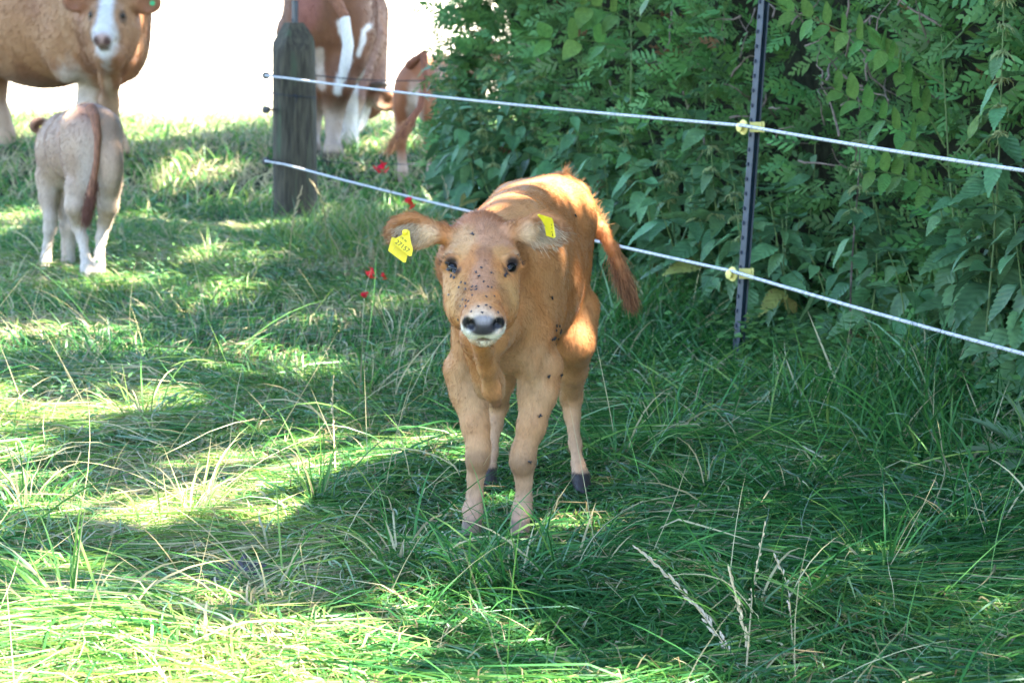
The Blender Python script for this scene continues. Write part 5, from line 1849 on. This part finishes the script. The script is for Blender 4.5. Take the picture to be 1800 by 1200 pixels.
# ================================================================== FENCE
M['steel'] = plain('painted_steel', (.016, .030, .052), rough=.45, noise=.2, scale=30, metal=.0, bump=.15, wear=((.06, .035, .025), 22, .70))
M['stud'] = plain('rusty_stud', (.022, .028, .040), rough=.7, noise=.4, scale=90)
M['insul_yellow'] = plain('yellow_plastic', (.78, .66, .20), rough=.45, noise=.08, scale=60)
M['insul_black'] = plain('black_plastic', (.02, .022, .028), rough=.4)
M['rope'] = plain('white_rope', (.62, .63, .67), rough=.7, noise=.22, scale=60)
M['rope_dark'] = plain('conductor_strand', (.20, .17, .24), rough=.4, metal=.4)
M['wire'] = plain('old_wire', (.030, .036, .048), rough=.7, spec=.2)
M['wood'] = plain('weathered_post_wood', (.052, .045, .031), rough=.9, noise=.6, scale=16, bump=1.0, stretch=(4, 4, .5), wear=((.055, .080, .045), 4.0, .60))


def steel_post(base, top, label, insul=()):
    base = np.array(base, float); top = np.array(top, float)
    ax = top - base; H = np.linalg.norm(ax); ax /= H
    fr = np.array([-.78, -.62, 0]); fr = fr - ax * ax.dot(fr); fr /= np.linalg.norm(fr)   # the flange faces the pasture
    sd = np.cross(ax, fr)
    root = empty('steel_post', base)
    tag(root, label, 'fence post')
    def section(name, poly, mat):
        vs_, k = [], len(poly)
        for h in (-.15, H):
            for (a, d) in poly: vs_.append(sd * a + fr * d + ax * h)
        mb = MB(); mb.add(vs_, [tuple(range(k))[::-1], tuple(range(k, 2 * k))] + [(i, (i + 1) % k, k + (i + 1) % k, k + i) for i in range(k)])
        return mb.build(name, mat, root, smooth=False)
    section('flange', [(-.0130, .004), (.0130, .004), (.0130, 0), (-.0130, 0)], M['steel'])
    section('web', [(-.002, -.0003), (.002, -.0003), (.002, -.024), (.005, -.028), (-.005, -.028), (-.002, -.024)], M['steel'])
    for i in range(int((H - .12) / .047)):
        mb = MB(); c = sd * -.0075 + fr * .0060 + ax * (.10 + i * .047)
        mb.box((0, 0, 0), (.0040, .0022, .0060), taper=.75)
        rot = np.array([sd, fr, ax]).T
        mb.v = [(v @ rot.T) + c for v in mb.v]
        mb.build('stud', M['stud'], root, smooth=False)
    for p in insul:
        h = (np.array(p) - base).dot(ax)
        ins = MB()
        c = ax * h
        d = np.array([-.86, -.50, .0]); d /= np.linalg.norm(d)
        o0 = c + np.array([-.012, -.03, 0])
        ins.lathe([(.0075, 0), (.0075, .010), (.0235, .0115), (.0245, .0145), (.0225, .0175), (.0085, .0185), (.0085, .0265), (.0145, .0275), (.0145, .0325), (.0075, .0345)], o0 + d * .012, d, 20)
        io = ins.build('insulator', M['insul_yellow'], root)
        cl = MB()
        rot = Matrix(np.array([sd, fr, ax]).T.tolist())
        cl.box(c + np.array([.006, -.026, 0]), (.018, .012, .0155))
        cl.box(c + np.array([.029, -.024, 0]), (.0035, .020, .0170))
        cl.build('clip', M['insul_yellow'], io, smooth=False)
    return root


RU = [P(466, 133, 13.83), P(500, 137, 13.75), P(1306, 221, 8.12), P(1800, 300, 6.5)]
RL = [P(466, 283, 13.83), P(500, 289, 13.75), P(1288, 477, 8.12), P(1800, 622, 6.5)]
for r in (RU, RL):
    e = r[2] + (r[3] - r[2]) * ((8.12 - 4.42) / (8.12 - 6.5)); r.append(e)
tb = on_ground(1296, 8.16); tt = P(1340, 0, 8.22); tt = tb + (tt - tb) * 1.17
steel_post(tb, tt, 'dark blue steel fence post with studs and two yellow insulators', (P(1314, 222, 8.18), P(1298, 479, 8.17)))
b2 = np.array([RU[4][0] + .03, 4.40, 0.0])
steel_post(b2, b2 + np.array([.05, 0, 1.3]), 'steel fence post nearest the camera where both ropes end', (RU[4], RL[4]))
pb = on_ground(516, 14.32)
steel_post(pb, np.array([pb[0] + .01, pb[1], P(518, 1, 14.32)[2]]), 'short steel post standing just behind the round wooden post')


def rope(name, pts, label, r=.0033, amp=.0025):
    pts = np.array(pts)
    # sag each span a little
    out = []
    for i in range(len(pts) - 1):
        L = np.linalg.norm(pts[i + 1] - pts[i]); n = max(2, int(L / .0075))
        t = np.linspace(0, 1, n, endpoint=False)[:, None]
        seg = pts[i] * (1 - t) + pts[i + 1] * t
        seg[:, 2] -= (.006 * L * 4 * t * (1 - t) * .35)[:, 0]
        out.append(seg)
    c = np.concatenate(out + [pts[-1:]])
    base = c[0].copy()
    root = empty(name, base)
    tag(root, label, 'rope', 'electric fence ropes')
    s = np.concatenate([[0], np.cumsum(np.linalg.norm(np.diff(c, axis=0), axis=1))])
    tg = np.gradient(c, axis=0); tg /= np.linalg.norm(tg, axis=1, keepdims=True)
    a = np.cross(tg, [0, 0, 1.0]); a /= np.linalg.norm(a, axis=1, keepdims=True); b = np.cross(a, tg)
    for k in range(3):
        ph = 2 * math.pi * (s / .042 + k / 3)
        q = c + amp * (np.cos(ph)[:, None] * a + np.sin(ph)[:, None] * b)
        n = len(q); m = 6
        th = np.arange(m) * 2 * math.pi / m
        ring = q[:, None] + r * (np.cos(th)[None, :, None] * a[:, None] + np.sin(th)[None, :, None] * b[:, None])
        i = np.arange(n * m).reshape(n, m); j = np.roll(i, -1, 1)
        f = np.stack([i[:-1], j[:-1], j[1:], i[1:]], -1).reshape(-1, 4)
        obj('strand', mesh_np('strand', ring.reshape(-1, 3) - base, f, M['rope']), root)
    ph = 2 * math.pi * (s / .042 + .5 / 3)
    q = c + (amp + r * .55) * (np.cos(ph)[:, None] * a + np.sin(ph)[:, None] * b)
    n = len(q); m = 4; th = np.arange(m) * 2 * math.pi / m
    ring = q[:, None] + .0011 * (np.cos(th)[None, :, None] * a[:, None] + np.sin(th)[None, :, None] * b[:, None])
    i = np.arange(n * m).reshape(n, m); j = np.roll(i, -1, 1)
    f = np.stack([i[:-1], j[:-1], j[1:], i[1:]], -1).reshape(-1, 4)
    obj('conductor_strand', mesh_np('conductor_strand', ring.reshape(-1, 3) - base, f, M['rope_dark']), root)


rope('fence_rope', RU, 'upper white twisted fence rope, higher of the two')
rope('fence_rope', RL, 'lower white twisted fence rope passing behind the tan calf')


def wire(a, b, label):
    a = np.array(a); b = np.array(b)
    t = np.linspace(0, 1, 24)[:, None]
    c = a * (1 - t) + b * t; c[:, 2] -= (.02 * 4 * t * (1 - t))[:, 0]
    mb = MB(); mb.tube(c - a, .0032, 6)
    o = mb.build('fence_wire', M['wire'], None); o.location = a
    tag(o, label, 'wire', 'far fence wires')


wire(P(548, 132, 14.12), P(800, 139, 14.35), 'upper thin dark wire running from the wooden post to the hedge')
wire(P(548, 281, 14.12), P(800, 284, 14.35), 'lower thin dark wire running low from the wooden post to the hedge')


def wooden_post():
    Y = 14.0; x = P(517, 200, Y)[0]; g = float(zg(x, Y))
    r = .1165
    topz = P(517, 40, Y)[2] - g; shz = P(517, 92, Y)[2] - g
    root = empty('wooden_post', (x, Y, g)); base = np.array([x, Y, g])
    tag(root, 'thick round weathered wooden fence post with a sawn pointed top', 'fence post')
    sides = 48
    zs = np.concatenate([[-.3], np.linspace(0, shz, 26), np.linspace(shz, topz, 7)[1:], [topz]])
    vs_, fs = [], []
    for i, z in enumerate(zs):
        f = 0 if z <= shz else (z - shz) / (topz - shz)
        for k in range(sides):
            a = 2 * math.pi * k / sides
            rr = r * (1 + .018 * math.sin(3 * a + 1) + .012 * math.sin(z * 4)) * (1 + .03 * (1 - z))
            # drying cracks run down the grain
            for ca, cw, cd in ((4.1, .03, .007), (4.9, .025, .004), (5.6, .03, .006), (1.2, .05, .010)):
                dd = (a - ca - .03 * math.sin(z * 5 + ca) + math.pi) % (2 * math.pi) - math.pi
                rr -= cd * math.exp(-(dd / cw) ** 2) * (.4 + .6 * math.sin(z * 3.3 + ca * 5) ** 2)
            # bevel: four sawn facets
            if f > 0:
                lim = r * (1 - .66 * f)
                best = min(lim / max(.18, math.cos(a - b)) for b in (math.pi * .75, math.pi * 1.65, math.pi * 2.2, math.pi * .3, math.pi * 1.2) if math.cos(a - b) > .18)
                rr = min(rr, best)
            if i == len(zs) - 1: rr *= .02
            vs_.append((rr * math.cos(a), rr * math.sin(a), z))
    n = len(zs)
    for i in range(n - 1):
        for k in range(sides):
            k2 = (k + 1) % sides
            fs.append((i * sides + k, i * sides + k2, (i + 1) * sides + k2, (i + 1) * sides + k))
    mb = MB(); mb.add(vs_, fs); mb.build('shaft', M['wood'], root, auto=32)
    for (v, lab) in ((133, 1), (193, 0), (283, 1)):
        c = P(482, v, 13.93) - base
        tip = P(468, v, 13.85) - base
        mb = MB()
        t = np.linspace(0, 1, 5)[:, None]
        mb.tube(c * (1 - t) + tip * t, .006, 8)
        d = np.array([-.5, -.85, 0])
        mb.lathe([(.006, -.012), (.020, -.010), (.021, -.003), (.010, 0), (.010, .004), (.021, .007), (.020, .013), (.006, .015)], tip, d, 14)
        mb.build('ring_insulator', M['insul_black'], root)
    # wire bound round the post, with its knot
    zt = P(517, 169, 13.88)[2] - g
    a = np.linspace(0, 2 * math.pi, 40)
    mb = MB(); mb.tube(np.stack([(r * 1.035) * np.cos(a), (r * 1.035) * np.sin(a), zt - .012 * np.cos(a)], 1), .0030, 6, False)
    kp = np.array([.02, -.125, zt])
    mb.tube(kp + np.array([[-.02, 0, 0], [0, -.006, .006], [.015, -.004, -.006], [.03, 0, .002]]), .0045, 6)
    mb.tube(kp + np.array([[.0, -.004, 0], [.005, -.01, -.02], [.0, -.01, -.035]]), .003, 6)
    mb.build('binding_wire', M['wire'], root)


wooden_post()

# ================================================================== FLOWERS, STALKS, DUNG
M['poppy'] = leaf_mat('poppy_petal', (.78, .060, .018), trans=.35, rough=.5)
M['straw'] = plain('ripe_straw', (.46, .36, .19), rough=.7, noise=.25, scale=80)
M['seed'] = plain('ripe_seed', (.55, .42, .24), rough=.75, noise=.3, scale=120)
M['seed_pale'] = plain('pale_seed', (.47, .38, .27), rough=.75, noise=.2, scale=120)
M['dung'] = plain('dried_dung', (.060, .052, .060), rough=.85, noise=.5, scale=45, bump=1.0)


def petal_mesh(seed):
    r = np.random.default_rng(seed)
    vs_, fs = [], []
    nu, nv = 5, 7
    for i in range(nu):
        t = i / (nu - 1)
        for j in range(nv):
            a = (j / (nv - 1) - .5) * 1.9 * (.35 + .65 * t)
            rad = .03 * t * (1 + .08 * r.normal())
            vs_.append((rad * math.sin(a), rad * math.cos(a) * .75 + .002, .030 * t ** 1.4 + .007 * math.sin(j * 2.4 + seed) * t))
    for i in range(nu - 1):
        for j in range(nv - 1):
            fs.append((i * nv + j, i * nv + j + 1, (i + 1) * nv + j + 1, (i + 1) * nv + j))
    me = bpy.data.meshes.new('petal'); me.from_pydata(vs_, [], fs)
    me.polygons.foreach_set('use_smooth', [True] * len(me.polygons)); me.materials.append(M['poppy']); me.update()
    return me


PETAL = [petal_mesh(k) for k in range(3)]


def poppy(u, v, Y, size, label, tilt=.6):
    h = P(u, v, Y)
    base = np.array([h[0] + .06, Y + .05, float(zg(h[0], Y))])
    root = empty('poppy', base); tag(root, label, 'poppy', 'red poppies in the grass')
    t = np.linspace(0, 1, 8)[:, None]
    mid = (base + h) / 2 + np.array([.05, 0, .04])
    c = (1 - t) ** 2 * base + 2 * t * (1 - t) * mid + t ** 2 * h
    mb = MB(); mb.tube(c - base, .0018, 5); mb.build('stem', M['stem'], root)
    for k in range(4):
        o = obj('petal', PETAL[k % 3], root)
        q = Matrix.Translation(Vector(h - base)) @ Matrix.Rotation(tilt, 4, 'X') @ Matrix.Rotation(k * math.pi / 2 + u + random.uniform(-.5, .5), 4, 'Z') @ Matrix.Rotation(random.uniform(-.5, .6), 4, 'X') @ Matrix.Diagonal((size, size, size * (1.3 if k % 2 else .8), 1))
        o.matrix_basis = q
    mb = MB(); mb.lathe([(.0015, 0), (.004, .003), (.004, .007), (.0015, .008)], h - base, (0, -.2, 1), 8); mb.build('seed_capsule', M['stem'], root)


poppy(673, 300, 11.6, 1.15, 'bright red poppy, highest of those near the wooden post', .9)
poppy(720, 360, 11.0, .9, 'red poppy just below the lower rope above the calf', 1.1)
poppy(657, 485, 8.9, .75, 'red poppy level with the calf\'s eyes, paired with a smaller bloom', .8)
poppy(676, 488, 8.85, .45, 'small dark red poppy bud beside the paired poppy', .8)
poppy(640, 523, 8.5, .60, 'lowest red poppy, in the grass beside the calf', .8)


def stalk(pts, head_from, label, mat='seed', nseed=26, seed_len=.011, spread=.010, name='grass_stalk', group=None):
    """Flowering grass: stem along pts (world), seeds from the point head_from (0-1) to the tip."""
    pts = np.array(pts)
    t = np.linspace(0, 1, 24)
    s = np.concatenate([[0], np.cumsum(np.linalg.norm(np.diff(pts, axis=0), axis=1))]); s /= s[-1]
    c = np.stack([np.interp(t, s, pts[:, k]) for k in range(3)], 1)
    for _ in range(6): c[1:-1] = (c[:-2] + c[2:] + 2 * c[1:-1]) / 4
    base = c[0].copy()
    root = empty(name, base); tag(root, label, 'grass stalk', group)
    mb = MB(); mb.tube(c - base, np.linspace(.0022, .0009, 24), 5); mb.build('stem', M['straw'], root)
    mb = MB()
    for k in range(nseed):
        f = head_from + (1 - head_from) * (k + .5) / nseed
        p = np.array([np.interp(f, t, c[:, j]) for j in range(3)]) - base
        i = min(int(f * 23), 22); d = c[i + 1] - c[i]; d /= np.linalg.norm(d)
        e = 1 - abs((k + .5) / nseed - .4) * 1.1
        o = rng.normal(0, 1, 3); o -= d * d.dot(o); o /= np.linalg.norm(o)
        p = p + o * spread * .35 * e
        q = p + d * seed_len + o * spread * .5 * e
        mb.tube(np.array([p, (p + q) / 2 + o * .001, q]), np.array([.0012, .0027 * (.5 + e * .5), .0006]), 5, False)
    mb.build('seed_head', M[mat], root)


def gp(u, v):
    x, y = ground_of(u, v)
    return np.array([x, y, float(zg(x, y))])


stalk([gp(1370, 1290), P(1290, 1150, 4.45), P(1212, 1045, 4.5), P(1160, 985, 4.52), P(1120, 962, 4.53)], .62, 'pale bent seed stalk in the foreground, drooping to the left', 'seed_pale', 60, .013, .009)
stalk([gp(1335, 1290), P(1322, 1160, 4.45), P(1305, 1090, 4.46), P(1292, 1040, 4.47), P(1283, 1000, 4.48)], .55, 'upright golden seed stalk in the foreground', 'seed', 90, .012, .006)
stalk([gp(1310, 1130), P(1325, 1010, 4.75), P(1340, 960, 4.76), P(1345, 915, 4.77)], .5, 'thin brown seed stalk behind the golden one', 'seed', 16, .008, .006)
stalk([gp(1400, 1120), P(1385, 1020, 4.8), P(1372, 985, 4.8), P(1360, 975, 4.8)], .6, 'small grey-green seed stalk in the shaded grass right of the golden one', 'seed_pale', 16, .010, .008)
stalk([gp(800, 430), P(795, 370, 10.0), P(788, 340, 10.0), P(778, 308, 10.0)], .45, 'white flowering stalk against the dark hedge foot above the calf', 'seed_pale', 22, .022, .022)
stalk([gp(575, 420), P(570, 360, 11.5), P(560, 330, 11.5), P(545, 318, 11.5)], .5, 'straw-coloured stalk leaning in front of the wooden post', 'seed', 22, .016, .014)
stalk([gp(505, 450), P(515, 380, 11.0), P(525, 345, 11.0), P(532, 330, 11.0)], .5, 'straw-coloured stalk at the foot of the wooden post', 'seed', 20, .016, .014)
stalk([gp(590, 790), P(585, 720, 6.4), P(584, 690, 6.4), P(586, 660, 6.4)], .6, 'dry reddish stalk standing alone left of the calf', 'seed', 12, .010, .006)


def dung():
    c = gp(425, 950)
    n, m = 30, 14
    vs_, fs = [(0, 0, .032)], []
    for i in range(1, m + 1):
        t = i / m
        for k in range(n):
            a = 2 * math.pi * k / n
            wob = 1 + .10 * math.sin(3 * a + 1) + .07 * math.sin(5 * a) + .04 * math.sin(9 * a + 2)
            z = .030 * (1 - t ** 3) + .007 * math.sin(t * 17 + a) * (1 - t) + .034 * (float(vnoise(t * 6 * math.cos(a) + 9, t * 6 * math.sin(a) + 9, 3)) - .5) * (1 - t * t)
            vs_.append((.085 * t * wob * math.cos(a), .12 * t * wob * math.sin(a), z - .01 * (t == 1)))
    for k in range(n): fs.append((0, 1 + k, 1 + (k + 1) % n))
    for i in range(m - 1):
        for k in range(n):
            k2 = (k + 1) % n
            fs.append((1 + i * n + k, 1 + (i + 1) * n + k, 1 + (i + 1) * n + k2, 1 + i * n + k2))
    mb = MB(); mb.add(vs_, fs); o = mb.build('cow_pat', M['dung'], None, auto=60); o.location = c
    tag(o, 'dark purplish cow pat lying in a hollow of the flattened grass', 'cow pat')


dung()


def thistle():
    c = gp(1830, 800); c[2] = float(zg(c[0], c[1]))
    root = empty('thistle', c); tag(root, 'grey-green thistle with spiny lobed leaves at the right edge', 'thistle')
    m = leaf_mat('thistle_leaf', (.13, .21, .11), trans=.25, rough=.55, objrand=.1, hue_noise=5)
    me = leaf_mesh('leaf', m, 8, .17, .35, .5, 3.2, .75, 0, .1)
    for d, s in (((-.9, -.25, .55), .20), ((-.7, .4, .8), .22), ((-.55, -.7, .35), .20), ((.5, -.6, .5), .18), ((-.2, .2, 1), .20), ((-.95, .1, .15), .17)):
        o = obj('leaf', me, root); set_leaf(o, (0, 0, .05), d, s, random.uniform(-.3, .3))
    mb = MB(); mb.tube(np.array([[0, 0, 0], [0, 0, .1], [.01, 0, .16]]), [.006, .005, .002], 6); mb.build('stem', M['stem'], root)


thistle()

# ================================================================== FLIES ON THE CALF
M['fly'] = plain('fly_body', (.022, .020, .024), rough=.35, noise=.3, scale=200)


def fly_mesh():
    mb = MB()
    mb.lathe([(.0004, -.0040), (.0016, -.0030), (.0020, -.0010), (.0013, .0004), (.0019, .0016), (.0014, .0030), (.0004, .0036)], (0, 0, .0016), (0, 1, 0), 8)
    for s in (-1, 1):
        mb.add([(s * .0006, .0010, .0030), (s * .0034, -.0030, .0026), (s * .0022, -.0056, .0024), (s * .0006, -.0030, .0030)], [(0, 1, 2, 3)])
        for y in (-.0012, .0004, .0018):
            mb.tube(np.array([[s * .001, y, .001], [s * .0028, y * 1.4, .0016], [s * .0036, y * 1.8, 0]]), .00018, 3, False)
    return mb.mesh('fly', M['fly'])


FLY = fly_mesh()


def fly(u, v, label, group, scale=1.0):
    l, nn = calf_hit(u, v)
    if l is None: return
    o = obj('fly', FLY)
    q = nn.to_track_quat('Z', 'Y') @ Quaternion((0, 0, 1), random.uniform(0, 6.28))
    o.location = l + nn * .004; o.rotation_mode = 'QUATERNION'; o.rotation_quaternion = q
    o.scale = (scale,) * 3
    tag(o, label, 'fly', group)


face = [(480, 275), (430, 328), (458, 370), (582, 330), (505, 432), (322, 448), (275, 430), (390, 487), (430, 483), (385, 520), (432, 515), (325, 505),
        (548, 485), (585, 492), (393, 577), (535, 598), (615, 588), (297, 618), (328, 635), (350, 648), (270, 690), (325, 697), (535, 688), (450, 700),
        (575, 710), (380, 750), (488, 762), (247, 828), (250, 485), (143, 563), (655, 765), (160, 910)]
for (x, y) in face:
    fly(770 + x / 6.32, 430 + y / 6.32, 'small dark fly sitting on the tan calf\'s nose bridge or cheeks', 'flies on the calf\'s face', random.uniform(.6, .85))
for (x, y) in ((110, 190), (140, 240), (160, 280), (190, 300), (165, 360), (195, 375), (205, 320), (130, 290), (790, 270), (735, 340), (820, 250), (850, 210), (725, 355)):
    fly(770 + x / 6.32, 430 + y / 6.32, 'dark fly crowding round one of the tan calf\'s eyes', 'flies round the calf\'s eyes')
for (x, y) in ((325, 968), (342, 970), (352, 990), (322, 995), (348, 1005), (310, 1045), (300, 1050), (318, 1040), (350, 1040), (338, 1070), (342, 1080)):
    fly(880 + x / 3.427, 290 + y / 3.427, 'dark fly in the cluster on the tan calf\'s shoulder', 'flies on the calf\'s shoulder', .95)
for (u, v, lab) in ((967, 524, 'single dark fly on the tan calf\'s flank above the cluster'), (963, 660, 'dark fly on the top of the calf\'s foreleg'), (984, 658, 'dark fly at the edge of the calf\'s foreleg'),
                    (947, 732, 'dark fly on the forearm of the tan calf'), (929, 811, 'dark fly on the front knee of the tan calf'), (832, 415, 'lone dark fly on the calf\'s forehead'), (1008, 380, 'lone fly on the calf\'s back behind the ear')):
    fly(u, v, lab, None, 1.1)
